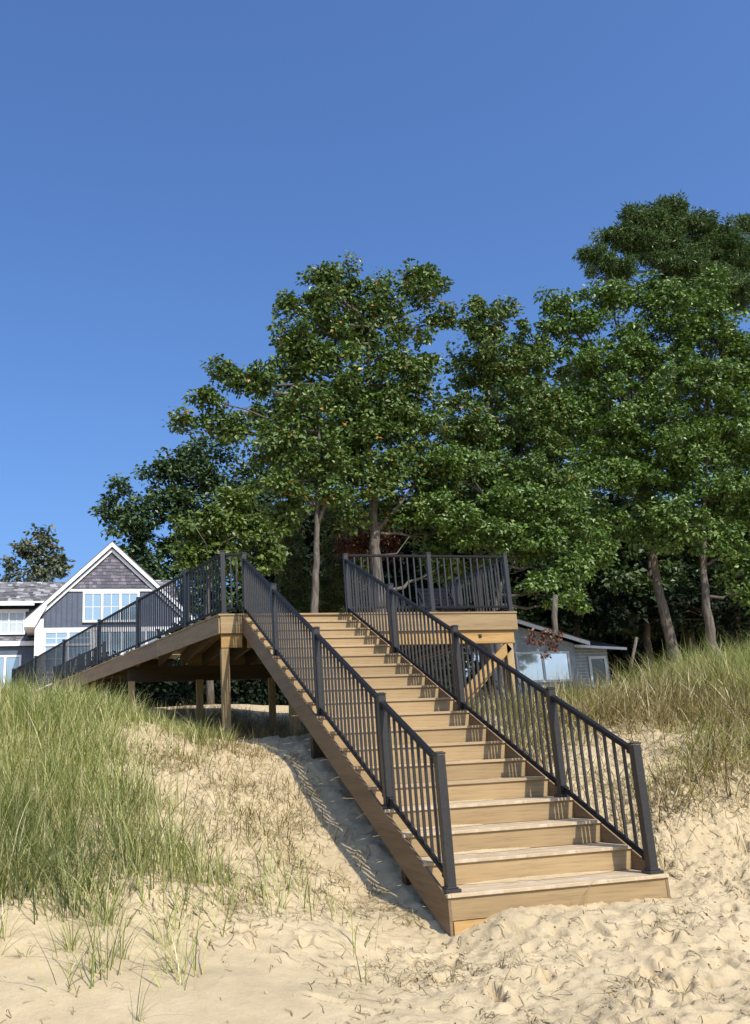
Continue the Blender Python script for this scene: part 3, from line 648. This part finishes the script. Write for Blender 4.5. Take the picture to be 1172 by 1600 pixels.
def tree(name, label, trunk, lobes, y0, leaf, size=.13, dens=1., clump=.42, nleaf=80, flat=.62, bark_='bark', r0=.16, limb_r=.05, group=None, droop=.25, up=.55, needles=False, cat='tree', long_=1.5, depthf=.8, extra_limbs=()):
    """trunk: [(px,py,y)] photo points with their distance; lobes: (px, py, rx, ry, dy) in photo pixels"""
    tp = [at(a, b_, yy) for a, b_, yy in trunk]; base = tp[0].copy(); base.z = float(height(np.array([base.x]), np.array([base.y]), False)[0]) - .3
    tp = [Vector((base.x + (0), base.y, base.z))] + tp[0:]
    root = thing(name, label, cat, tuple(base), group)
    L = len(tp); rr = [r0 * (1.25 if i == 0 else 1 - .8 * i / (L - 1)) for i in range(L)]
    # refine trunk with wobble
    pts, rads = [], []
    for i in range(L - 1):
        for k in range(4):
            f = k / 4; pts.append(tp[i].lerp(tp[i + 1], f) + Vector((random.gauss(0, .02), random.gauss(0, .02), 0))); rads.append(rr[i] * (1 - f) + rr[i + 1] * f)
    pts.append(tp[-1]); rads.append(rr[-1])
    MB().tube([p - base for p in pts], rads, 9).build('trunk', M[bark_], root, smooth=True)
    tm = MB(); cents = []
    for (a, b_, rx, ry, dy) in lobes:
        yy = y0 + dy; c = at(a, b_, yy); s = mpp(a, b_, yy); R1 = Vector((rx * s, (rx + ry) * .5 * s * depthf, ry * s))
        # limb from nearest lower trunk point
        best = min((p for p in pts if p.z < c.z + .2 or p is pts[0]), key=lambda p: (p - c).length + (0 if p.z < c.z else 2))
        limb = curve_pts(best, c, -.06, 6, .025); r1 = limb_r * (.7 + .3 * random.random())
        MB().tube([p - base for p in limb], [r1 * (1 - .65 * i / 6) for i in range(7)], 6).build('limb', M[bark_], root, smooth=True)
        n = max(5, int(dens * 4 * math.pi * (rx * ry * s * s) / (clump ** 2) * .62))
        for k in range(n):
            d = Vector([random.gauss(0, 1) for _ in range(3)]).normalized(); f = random.random() ** .33
            if d.y > .3 and random.random() < .35: d.y *= -1
            q = c + Vector((d.x * R1.x, d.y * R1.y, d.z * R1.z)) * f * random.uniform(.82, 1.16)
            cents.append(q)
            if f > .8 and d.z > -.2 and random.random() < .16: cents.append(q + Vector((d.x * .5, d.y * .3, abs(d.z) * .6 + .25)) * clump * random.uniform(.7, 1.3))
            if random.random() < .45:
                st = limb[random.randint(3, 6)]; tw = curve_pts(st, q, -.05, 3, .04)
                tm.tube([p - base for p in tw], [limb_r * .28, limb_r * .2, limb_r * .13, limb_r * .06], 4)
    for a, b_, r_ in extra_limbs:
        MB().tube([at(*q) - base for q in a], [r_ * (1 - .7 * i / (len(a) - 1)) for i in range(len(a))], 7).build('limb', M[bark_], root, smooth=True)
    tag(tm.build('twigs', M[bark_], root), kind='stuff')
    C_ = np.array([tuple(q - base) for q in cents]); rad = rng.uniform(.5, 1.35, len(C_)) * clump
    v, f = leaves(C_, nleaf, rad, flat, size, up=up, droop=droop, long_=long_)
    cr = link('crown', npmesh('crown', v, f, M[leaf]), root); tag(cr, kind='stuff'); return root

# central maple with the forked trunk behind the deck
tree('maple_tree', 'tall maple with a forked grey trunk rising behind the stair opening', [(587, 865, 16), (585, 820, 16), (577, 740, 16), (575, 620, 16), (578, 510, 16)],
 [(505, 455, 34, 30, 0), (500, 520, 75, 55, 0), (590, 480, 55, 45, .3), (665, 470, 36, 42, .4), (688, 500, 24, 24, .6), (450, 570, 55, 55, .2), (540, 590, 80, 60, 0), (640, 560, 60, 50, .3), (500, 660, 80, 50, 0), (610, 680, 70, 60, 0), (650, 760, 55, 50, .3), (530, 745, 60, 38, .2), (430, 640, 40, 40, 0), (610, 800, 40, 26, .5), (455, 478, 20, 18, 0), (507, 432, 12, 14, 0), (662, 436, 14, 16, .4), (560, 530, 60, 50, .6), (470, 700, 60, 50, .5), (560, 690, 60, 60, .8), (640, 620, 50, 60, .8), (580, 640, 70, 60, 1), (690, 830, 40, 30, .5), (540, 450, 30, 30, .3), (575, 760, 50, 34, -.4), (550, 800, 34, 24, -.2), (640, 810, 50, 30, .2), (600, 730, 50, 30, -.6), (690, 880, 40, 26, .6)],
 16, 'leaf_maple', dens=.50, nleaf=100, clump=.38, size=.135, r0=.17, limb_r=.06,
 extra_limbs=[([(588, 830, 16), (615, 800, 16), (650, 755, 16), (680, 700, 16.2)], 0, .07), ([(590, 868, 16), (620, 865, 15.8), (640, 838, 15.7)], 0, .03)])
tree('maple_tree', 'slender grey-trunked tree leaning over the left side of the deck', [(491, 950, 14.5), (495, 880, 14.5), (497, 800, 14.5), (500, 700, 14.5), (490, 600, 14.5)],
 [(345, 580, 28, 20, .2), (395, 600, 45, 30, .2), (300, 662, 32, 15, .2), (350, 665, 50, 25, .2), (420, 690, 45, 35, 0), (470, 640, 40, 35, 0), (330, 622, 26, 16, 0), (500, 720, 45, 35, 0), (440, 745, 30, 24, 0), (470, 775, 34, 22, .1), (520, 770, 34, 22, -.1), (440, 800, 30, 20, .4)],
 14.5, 'leaf_maple', dens=.54, nleaf=90, clump=.29, size=.125, r0=.11, limb_r=.04,
 extra_limbs=[([(498, 800, 14.5), (470, 770, 14.4), (455, 760, 14.3)], 0, .03), ([(496, 820, 14.5), (515, 770, 14.5), (520, 720, 14.5)], 0, .05)])
# darker trees left behind the house gable
tree('oak_tree', 'dark broad oak behind the house gable, left of the maples', [(330, 900, 43), (325, 820, 43), (320, 760, 43)],
 [(205, 830, 40, 34, 0), (195, 770, 26, 24, 0), (250, 790, 50, 45, 0), (250, 740, 36, 30, 0), (300, 740, 55, 40, 0), (330, 800, 60, 55, 0), (390, 760, 55, 45, .5), (420, 830, 55, 60, .5), (280, 870, 60, 40, .5), (370, 880, 60, 50, .3), (440, 900, 45, 45, 0), (320, 705, 40, 22, 0), (180, 800, 18, 16, 0), (215, 860, 28, 22, 0), (440, 745, 40, 36, 1), (280, 930, 50, 36, 0), (340, 940, 60, 40, 0), (420, 950, 55, 40, 0), (250, 900, 30, 30, 0)],
 43, 'leaf_dark', dens=.62, nleaf=65, clump=.70, size=.28, r0=.2, limb_r=.06, bark_='bark_dark')
tree('maple_sapling', 'brighter green young maple in front of the dark oak', [(325, 930, 13), (335, 870, 13), (345, 810, 13)],
 [(375, 775, 34, 24, 0), (350, 810, 55, 35, 0), (310, 835, 45, 30, 0), (400, 835, 42, 32, 0), (350, 870, 60, 34, 0), (300, 868, 24, 20, 0), (420, 880, 35, 26, 0)],
 13, 'leaf_bright', dens=.6, nleaf=64, clump=.26, size=.115, r0=.07, limb_r=.03,
 extra_limbs=[([(330, 900, 12.9), (322, 850, 12.6), (300, 815, 12.4)], 0, .018), ([(332, 880, 12.9), (345, 850, 12.6), (372, 835, 12.4)], 0, .018)])
# right of centre
tree('maple_tree', 'rounded maple right of the forked one, above the right half of the deck', [(745, 900, 18), (748, 800, 18), (755, 700, 18), (765, 600, 18)],
 [(765, 510, 42, 34, 0), (745, 480, 14, 14, 0), (785, 488, 20, 16, 0), (742, 575, 30, 40, .3), (790, 570, 62, 50, 0), (830, 545, 34, 30, .3), (740, 660, 62, 60, 0), (830, 650, 75, 65, 0), (760, 760, 85, 60, -.5), (690, 760, 50, 55, -1), (850, 760, 75, 60, -.5), (740, 840, 80, 40, -1), (870, 480, 10, 10, .4)],
 18, 'leaf_maple', dens=.48, nleaf=105, clump=.37, size=.135, r0=.18, limb_r=.06)
tree('oak_tree', 'leafy low oak limb spreading over the right end of the deck', [(772, 960, 15.5), (790, 900, 15.5), (825, 845, 15.5)],
 [(700, 800, 50, 32, 0), (760, 830, 55, 30, 0), (720, 720, 55, 30, .2), (830, 845, 60, 34, 0), (880, 880, 48, 34, 0), (850, 920, 45, 28, -.3), (900, 930, 26, 24, 0), (800, 780, 55, 30, 0), (870, 800, 52, 30, 0), (930, 850, 40, 30, .3)],
 15.5, 'leaf_oak', dens=.48, nleaf=95, clump=.30, size=.12, r0=.10, limb_r=.045, bark_='bark_dark')
tree('oak_tree', 'large oak with the leaning mottled trunk at right', [(1056, 1030, 18), (1035, 950, 18), (1022, 880, 18), (1010, 780, 18), (990, 640, 18)],
 [(905, 500, 45, 32, 0), (870, 470, 24, 20, 0), (960, 470, 50, 36, 0), (1010, 455, 38, 26, 0), (930, 570, 75, 50, 0), (1030, 540, 75, 50, 0), (880, 640, 55, 50, 0), (980, 650, 85, 60, -.3), (920, 740, 70, 55, -.3), (1010, 740, 75, 50, -.3), (960, 820, 70, 35, 0), (860, 510, 16, 14, 0)],
 18, 'leaf_oak', dens=.48, nleaf=105, clump=.37, size=.135, r0=.21, limb_r=.07)
tree('oak_tree', 'broad oak with a straight pale trunk near the right edge', [(1116, 1020, 17), (1104, 950, 17), (1098, 880, 17), (1100, 780, 17), (1105, 660, 17)],
 [(1060, 480, 60, 40, .5), (1120, 520, 60, 45, .3), (1160, 580, 55, 55, .2), (1080, 600, 75, 50, 0), (1150, 680, 70, 50, 0), (1070, 700, 75, 40, 0), (1120, 770, 80, 40, 0), (1190, 780, 60, 50, 0), (1060, 820, 70, 36, -.2), (1150, 860, 65, 38, -.4), (1180, 920, 40, 30, -.5), (1230, 650, 80, 90, 0), (1100, 445, 40, 26, .6)],
 17, 'leaf_oak', dens=.48, nleaf=105, clump=.37, size=.135, r0=.18, limb_r=.06)
# tall pine behind
tree('pine_tree', 'tall dark pine rising above the right-hand oaks', [(1060, 900, 27), (1060, 700, 27), (1058, 500, 27), (1050, 350, 27)],
 [(1050, 330, 36, 15, 0), (1000, 345, 42, 17, 0), (965, 372, 34, 15, 0), (1090, 352, 36, 15, 0), (1020, 385, 55, 18, 0), (935, 405, 32, 12, 0), (960, 425, 46, 12, 0), (1060, 415, 60, 18, 0), (1130, 375, 34, 17, 0), (1160, 400, 36, 20, 0), (1110, 440, 55, 20, 0), (1170, 350, 26, 12, 0), (1150, 460, 45, 26, .5), (1190, 440, 40, 36, .5), (1060, 460, 60, 20, .5), (912, 400, 12, 9, 0), (1030, 365, 60, 24, .5), (1110, 395, 50, 24, .5)],
 27, 'needle', dens=.8, nleaf=95, clump=.33, size=.24, flat=.75, r0=.26, limb_r=.06, bark_='bark_dark', droop=-.2, up=.35, long_=4.)
# shaded trees further back in the wood
GB = 'shaded trees deep in the wood'
for (px, y0, lab) in ((770, 26, 'shaded tree standing behind the right end of the deck'), (900, 27, 'shaded tree standing behind the small cabin'), (1010, 25, 'shaded tree standing behind the leaning mottled trunk'), (1150, 24, 'shaded tree at the right edge behind the straight trunk'), (1240, 22, 'shaded tree just beyond the right edge')):
    tree('shaded_tree', lab, [(px, 1000, y0), (px + 6, 900, y0), (px, 760, y0)],
      [(px - 60, 700, 75, 60, 0), (px + 60, 680, 80, 60, 0), (px, 600, 80, 50, 0), (px - 40, 800, 80, 50, 0), (px + 50, 810, 80, 50, 0), (px, 890, 90, 45, 0), (px + 30, 960, 80, 40, 1)],
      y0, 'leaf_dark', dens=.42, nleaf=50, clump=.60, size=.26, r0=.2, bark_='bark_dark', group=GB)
for (px, y0, lab) in ((520, 21, 'dark spruce between the two grey maple trunks'), (455, 22, 'dark spruce left of the slender maple trunk'), (555, 23, 'dark spruce behind the forked maple trunk')):
    lob = [(px + random.uniform(-6, 6), 800 + k * 22, 6 + k * 5.5, 12, 0) for k in range(11)]
    tree('spruce_tree', lab, [(px, 1010, y0), (px, 900, y0), (px, 790, y0)], lob, y0, 'needle_spruce', dens=.9, nleaf=95, clump=.34, size=.15, flat=.35, r0=.1, bark_='bark_dark', droop=.6, up=.3, long_=5., limb_r=.02)
tree('copper_beech', 'small rust brown tree behind the forked maple trunk', [(575, 930, 19), (578, 870, 19), (580, 820, 19)],
 [(560, 830, 30, 30, 0), (605, 810, 30, 28, 0), (585, 855, 40, 24, 0), (545, 860, 22, 18, 0), (720, 730, 14, 12, -.5)], 19, 'leaf_brown', dens=.55, nleaf=60, clump=.30, size=.12, r0=.06, bark_='bark_dark', limb_r=.02)
tree('birch_tree', 'small silvery tree beyond the roof at far left', [(60, 960, 60), (58, 900, 60), (60, 860, 60)],
 [(62, 835, 16, 16, 0), (32, 862, 20, 18, 0), (85, 862, 16, 20, 0), (55, 875, 30, 20, 0), (20, 885, 18, 16, 0), (60, 895, 40, 18, 0), (98, 885, 8, 10, 0)],
 60, 'leaf_silver', dens=.42, nleaf=38, clump=.62, size=.36, r0=.2, bark_='bark_dark', limb_r=.08)
tree('oak_tree', 'dark tree filling the gap right of the small cabin', [(1230, 1010, 22), (1220, 900, 22)],
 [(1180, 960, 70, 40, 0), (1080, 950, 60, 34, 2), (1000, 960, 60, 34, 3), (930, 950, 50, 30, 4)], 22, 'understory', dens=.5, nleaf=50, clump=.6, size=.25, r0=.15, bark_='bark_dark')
# undergrowth masses
def mass(name, label, lobes, leaf, clump, nleaf, size, dens=.6):
    cents = []
    for (x, y, z, rx, ry, rz) in lobes:
        n = int(dens * 4 * math.pi * (rx * rz) / clump ** 2)
        for k in range(n):
            d = Vector([random.gauss(0, 1) for _ in range(3)]).normalized() * random.random() ** .33; cents.append((x + d.x * rx, y + d.y * ry, z + d.z * rz))
    C_ = np.array(cents); v, f = leaves(C_, nleaf, rng.uniform(.6, 1.2, len(C_)) * clump, .8, size, up=.4)
    tag(link(name, npmesh(name, v, f, M[leaf])), label, kind='stuff')
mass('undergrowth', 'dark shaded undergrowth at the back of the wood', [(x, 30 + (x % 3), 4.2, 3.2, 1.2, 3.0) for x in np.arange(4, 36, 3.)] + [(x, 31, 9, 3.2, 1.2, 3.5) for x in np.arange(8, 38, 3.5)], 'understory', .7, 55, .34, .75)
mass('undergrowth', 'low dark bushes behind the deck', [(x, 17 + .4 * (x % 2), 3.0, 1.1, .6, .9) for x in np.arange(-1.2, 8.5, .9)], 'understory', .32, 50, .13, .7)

# small branch of dead leaves hanging before the cabin
br = thing('dead_branch', 'hanging branch of dead reddish leaves in front of the cabin window', 'branch', tuple(at(868, 985, 13.5)))
b0 = at(868, 985, 13.5)
MB().tube([at(q[0], q[1], 13.5) - b0 for q in ((868, 930), (866, 965), (868, 985), (860, 1000))], [.06, .07, .065, .03], 7).build('stub', M['bark'], br, smooth=True)
MB().tube([at(q[0], q[1], 13.5) - b0 for q in ((867, 985), (852, 990), (835, 987), (824, 1000))], [.012, .01, .008, .004], 5).tube([at(q[0], q[1], 13.5) - b0 for q in ((866, 985), (862, 1000), (853, 1012), (850, 1025))], [.012, .01, .006, .003], 5).build('twigs', M['bark_dark'], br)
cc = np.array([tuple(at(a, c, 13.5) - b0) for a, c in ((828, 1000), (832, 990), (846, 992), (852, 1002), (862, 1008), (870, 998), (874, 990), (858, 988), (866, 1012), (852, 1024), (840, 1004))])
v, f = leaves(cc, 26, .085, 1., .085, up=.2); link('dead_leaves', npmesh('dead_leaves', v, f, M['leaf_brown']), br)['kind'] = 'stuff'
pp = MB().tube([at(984, 1052, 17), at(990, 1020, 17), at(995, 996, 17)], .045, 8).build('pole', M['bark'], None, smooth=True)
tag(pp, 'thin grey pole leaning in the grass beside the leaning mottled trunk', 'pole')

# ------------------------------------------------------------------ house at left
hs = thing('house', 'navy two-storey house with a white-trimmed shingled gable behind the walkway', 'house', (-.5, 33, 4.0))
HO = Vector((-.5, 33, 4.0))
class HB(MB):
    def build(s, name, mat, parent=None, **k):
        off = Vector((0, 0, 0)) if parent is None else (HO_cur)
        s.v = [tuple(Vector(p) - off) for p in s.v]; return MB.build(s, name, mat, parent, **k)
HO_cur = HO
Yf = 33.0; AX, AZ = -.49, 10.62                    # gable apex
LX, LZ, RX2, RZ = -3.98, 7.29, 3.0, 7.29
def rk(x): return AZ - (AZ - LZ) * abs(x - AX) / (AX - LX)
# wall body
HB().prism([(-3.3, Yf, 3.6), (2.3, Yf, 3.6), (2.3, Yf, rk(2.3) - .12), (AX, Yf, AZ - .15), (-3.3, Yf, rk(-3.3) - .12)], (0, 8, 0)).build('wall', M['navy'], hs)
# gable shingles in courses
sh = HB(); z = 8.66; 
while z < AZ - .5:
    hw = (AZ - .42 - z) * (AX - LX) / (AZ - LZ); x = AX - hw
    while x < AX + hw - .03:
        ww = random.uniform(.11, .22); x1 = min(x + ww, AX + hw)
        pr = random.uniform(.02, .034); zz = z + random.uniform(-.008, .008)
        sh.hexa([(x, Yf - pr, zz), (x1 - .006, Yf - pr, zz), (x1 - .006, Yf - .002, zz), (x, Yf - .002, zz), (x, Yf - .008, z + .15), (x1 - .006, Yf - .008, z + .15), (x1 - .006, Yf - .002, z + .15), (x, Yf - .002, z + .15)])
        x = x1
    z += .138
tag(sh.build('gable_shingles', M['shingle'], hs), kind='stuff')
bt = HB(); x = -3.15
while x < 2.3:
    top = min(8.44, rk(x) - .45)
    if not (-1.72 < x < .72): bt.box(x - .02, x + .02, Yf - .022, Yf - .002, 6.98, top)
    x += .213
tag(bt.build('battens', M['navy_batten'], hs), kind='stuff')
HB().box(-2.6, 1.7, Yf - .05, Yf - .003, 8.50, 8.60).build('band_board', M['white'], hs)
HB().box(-3.3, 2.3, Yf - .06, Yf - .003, 6.86, 6.98).build('band_board', M['white'], hs)
HB().box(-3.56, -3.22, Yf - .07, Yf + .06, 3.6, 7.36).build('corner_board', M['white'], hs)
HB().box(2.12, 2.38, Yf - .07, Yf + .06, 3.6, 7.36).build('corner_board', M['white'], hs)
HB().box(-3.2, 2.1, Yf - .035, Yf - .003, 3.7, 6.85).build('porch_wall', M['white'], hs)
def rake(xa, dz0, dz1, y0, y1, mat, nm):
    s = -1 if xa < AX else 1
    HB().prism([(AX, y0, AZ - dz0), (xa, y0, LZ - dz0), (xa, y0, LZ - dz1), (AX, y0, AZ - dz1)], (0, y1 - y0, 0)).build(nm, mat, hs)
for xa in (LX, RX2):
    rake(xa, .0, .22, Yf - .24, Yf - .19, M['white'], 'rake_board')
    rake(xa, .27, .42, Yf - .10, Yf - .036, M['white'], 'frieze_board')
    rake(xa, .03, .10, Yf - .185, Yf + 8.3, M['white'], 'soffit')
    rake(xa, -.03, .02, Yf - .25, Yf + 8.3, M['roof'], 'roof')
HB().prism([(LX, Yf - .25, LZ - .28), (LX, Yf - .25, LZ - .02), (LX + .9, Yf - .25, LZ + .6), (LX + .42, Yf - .25, LZ - .28)], (0, .04, 0)).build('eave_return', M['white'], hs)
HB().hexa([(LX + .05, Yf - .40, LZ - .3), (-3.57, Yf - .40, LZ - .3), (-3.57, Yf + 6, LZ - .3), (LX + .05, Yf + 6, LZ - .3), (LX + .05, Yf - .40, LZ - .24), (-3.57, Yf - .40, LZ - .24), (-3.57, Yf + 6, LZ - .24), (LX + .05, Yf + 6, LZ - .24)]).build('soffit', M['white'], hs)
def window(x0, x1, z0, z1, y, cols, rows, units, mat='glass', fr=.09):
    wn = empty('window', hs, tuple(Vector((x0, y, z0)) - HO)); O = Vector((x0, y, z0))
    def B(nm, mt, *b):
        q = MB().box(*b); q.v = [tuple(Vector(p) - O) for p in q.v]; return MB.build(q, nm, mt, wn)
    B('frame', M['white'], x0 - fr, x1 + fr, y - .07, y - .035, z1, z1 + fr); B('sill', M['white'], x0 - fr, x1 + fr, y - .09, y - .035, z0 - fr, z0)
    B('frame', M['white'], x0 - fr, x0, y - .07, y - .035, z0, z1); B('frame', M['white'], x1, x1 + fr, y - .07, y - .035, z0, z1)
    W1 = (x1 - x0 - (units - 1) * .10) / units
    for u in range(units):
        a = x0 + u * (W1 + .10)
        if u: B('mullion', M['white'], a - .10, a, y - .07, y - .035, z0, z1)
        for c in range(cols):
            for r in range(rows):
                B('pane', M[mat], a + W1 * c / cols + .012, a + W1 * (c + 1) / cols - .012, y - .045, y - .037, z0 + (z1 - z0) * r / rows + .012, z0 + (z1 - z0) * (r + 1) / rows - .012)
        g = MB()
        for c in range(1, cols): g.box(a + W1 * c / cols - .012, a + W1 * c / cols + .012, y - .055, y - .036, z0, z1)
        for r in range(1, rows): g.box(a, a + W1, y - .056, y - .0365, z0 + (z1 - z0) * r / rows - .012, z0 + (z1 - z0) * r / rows + .012)
        g.v = [tuple(Vector(p) - O) for p in g.v]; MB.build(g, 'muntins', M['white'], wn)
window(-1.58, .58, 7.28, 8.40, Yf, 2, 2, 3)
window(-3.12, -1.35, 6.32, 6.78, Yf - .01, 2, 2, 2, 'glass')
window(-3.12, -1.35, 5.2, 6.22, Yf - .01, 2, 2, 2, 'glass')
window(-1.0, 1.9, 5.2, 6.78, Yf - .01, 2, 2, 3, 'glass')
# left wing
Yw = 35.5
HB().box(-9, -3.0, Yw, Yw + 6, 3.6, 8.2).build('wall', M['navy'], hs)
def roofplane(x0, x1, y0, z0, y1, z1, nm='roof', mat='roof', n=10):
    m = HB(); L = math.hypot(y1 - y0, z1 - z0)
    k = int(L / .16)
    for i in range(k):
        f0, f1 = i / k, (i + 1.15) / k; x = x0
        while x < x1:
            xx = min(x + random.uniform(.12, .34), x1); up = .012 + random.uniform(0, .008)
            ya, za = y0 + (y1 - y0) * f0, z0 + (z1 - z0) * f0; yb, zb = y0 + (y1 - y0) * f1, z0 + (z1 - z0) * f1
            m.hexa([(x, ya, za), (xx - .004, ya, za), (xx - .004, yb, zb), (x, yb, zb), (x, ya, za + up + .01), (xx - .004, ya, za + up + .01), (xx - .004, yb, zb + .006), (x, yb, zb + .006)])
            x = xx
    o = m.build(nm, M[mat], hs); tag(o, kind='stuff')
    HB().hexa([(x0, y0, z0 - .08), (x1, y0, z0 - .08), (x1, y1, z1 - .08), (x0, y1, z1 - .08), (x0, y0, z0 - .004), (x1, y0, z0 - .004), (x1, y1, z1 - .004), (x0, y1, z1 - .004)]).build('roof_deck', M['white'], hs)
roofplane(-9, -2.2, Yw - .5, 8.48, Yw + 1.7, 9.75)
roofplane(.6, 2.55, Yw - .5, 8.6, Yw + 1.7, 9.85)
HB().box(-9, -3.66, Yw - .56, Yw - .505, 8.28, 8.46).build('fascia_board', M['white'], hs)
HB().box(-9, -3.9, Yw - .06, Yw - .003, 8.10, 8.20).build('frieze_board', M['white'], hs)
HB().box(-9, 2.3, Yw + 1.7, Yw + 4, 8.2, 9.72).build('upper_wall', M['navy'], hs)
roofplane(-9, -3.6, Yw - 1.1, 6.66, Yw - .05, 7.02)
HB().box(-9, -3.6, Yw - 1.16, Yw - 1.105, 6.46, 6.64).build('fascia_board', M['white'], hs)
HB().box(-9, -3.62, Yw - 1.0, Yw - .01, 3.6, 6.44).build('wall', M['navy'], hs)
window(-5.3, -4.12, 7.18, 8.02, Yw, 2, 2, 2, 'blind')
window(-6.9, -5.6, 7.18, 8.02, Yw, 2, 2, 2, 'blind')
window(-5.3, -4.2, 4.8, 6.0, Yw - 1.0, 1, 1, 2, 'glass')

# ------------------------------------------------------------------ cabin at right
cb = thing('cabin', 'small blue-grey cabin with large reflecting windows under the trees', 'cabin', (14, 24, 2.2))
HO_cur = Vector((14, 24, 2.2)); HOc = HO_cur
Yc = 24.
def cz(x): return 5.72 - .30 * (x - 12.9) if x > 12.9 else 5.72 - .30 * (12.9 - x)
HB().prism([(9.6, Yc, 2.0), (15.55, Yc, 2.0), (15.55, Yc, cz(15.55) - .12), (12.9, Yc, 5.60), (9.6, Yc, cz(9.6) - .12)], (0, 5, 0)).build('wall', M['cabin'], cb)
for xa in (9.2, 16.0):
    HB().prism([(12.9, Yc - .35, 5.76), (xa, Yc - .35, cz(xa) + .04), (xa, Yc - .35, cz(xa) - .10), (12.9, Yc - .35, 5.62)], (0, .05, 0)).build('rake_board', M['cabin_trim'], cb)
    HB().prism([(12.9, Yc - .37, 5.80), (xa, Yc - .37, cz(xa) + .08), (xa, Yc - .37, cz(xa) + .045), (12.9, Yc - .37, 5.765)], (0, 5.8, 0)).build('roof', M['roof_dark'], cb)
def cwin(x0, x1, z0, z1, y, units, mat, fr=.08):
    O = Vector((x0, y, z0)); wn = empty('window', cb, tuple(O - HOc))
    def B(nm, mt, *b):
        q = MB().box(*b); q.v = [tuple(Vector(p) - O) for p in q.v]; return MB.build(q, nm, mt, wn)
    B('frame', M['cabin_trim'], x0 - fr, x1 + fr, y - .06, y - .004, z1, z1 + fr); B('sill', M['cabin_trim'], x0 - fr, x1 + fr, y - .08, y - .004, z0 - fr, z0)
    B('frame', M['cabin_trim'], x0 - fr, x0, y - .06, y - .004, z0, z1); B('frame', M['cabin_trim'], x1, x1 + fr, y - .06, y - .004, z0, z1)
    ww = (x1 - x0 - (units - 1) * .09) / units
    for u in range(units):
        a = x0 + u * (ww + .09)
        if u: B('mullion', M['cabin_trim'], a - .09, a, y - .06, y - .004, z0, z1)
        B('pane', M[mat], a + .003, a + ww - .003, y - .03, y - .012, z0 + .003, z1 - .003)
cwin(13.22, 15.2, 3.52, 4.45, Yc, 2, 'glass_cabin')
cwin(10.2, 12.6, 3.52, 4.45, Yc, 2, 'glass_cabin')
# side room, set back
HB().box(15.56, 17.2, Yc + .5, Yc + 4, 2.0, 4.78).build('side_wall', M['cabin'], cb)
HB().hexa([(15.4, Yc + .1, 4.76), (17.75, Yc + .1, 4.60), (17.3, Yc + 2.6, 5.35), (15.4, Yc + 2.6, 5.5), (15.4, Yc + .1, 4.80), (17.75, Yc + .1, 4.64), (17.3, Yc + 2.6, 5.39), (15.4, Yc + 2.6, 5.54)]).build('side_roof', M['roof_dark'], cb)
HB().hexa([(15.6, Yc + .04, 4.68), (17.75, Yc + .04, 4.54), (17.75, Yc + .095, 4.54), (15.6, Yc + .095, 4.68), (15.6, Yc + .04, 4.77), (17.75, Yc + .04, 4.63), (17.75, Yc + .095, 4.63), (15.6, Yc + .095, 4.77)]).build('gutter_board', M['cabin_trim'], cb)
cwin(16.45, 17.0, 3.3, 4.28, Yc + .5, 1, 'glass_dark', .10)

sid = MB(); z = 2.3
while z < 4.66:
    sid.box(15.57, 17.19, Yc + .488, Yc + .4985, z, z + .012); z += .115
sid.v = [tuple(Vector(p) - HOc) for p in sid.v]; tag(sid.build('siding_joints', M['cabin_trim'], cb), kind='stuff')

for i, (xa, xb, hh) in ((1, (.25, 1.45, .014)), (2, (.2, 1.0, .016)), (3, (.1, .8, .014)), (4, (.5, 1.1, .009))):
    n, k = 40, 5; V = []; F = []
    for a in range(n + 1):
        x = xa + (xb - xa) * a / n; e = math.sin(math.pi * a / n) ** .5; wd = (.05 + .07 * random.random() * e) * e + .012
        for b_ in range(k + 1):
            f = b_ / k; V.append((x, i * T + .383 - wd * f, i * R + .0015 + hh * e * (1 - f) ** 1.6 * random.uniform(.75, 1.1)))
    for a in range(n):
        for b_ in range(k):
            q = a * (k + 1) + b_; F.append((q, q + k + 1, q + k + 2, q + 1))
    me = npmesh('sand_drift', np.array(V), np.array(F), M['sand'], True)
    tag(link('sand_drift', me, stair), kind='stuff')
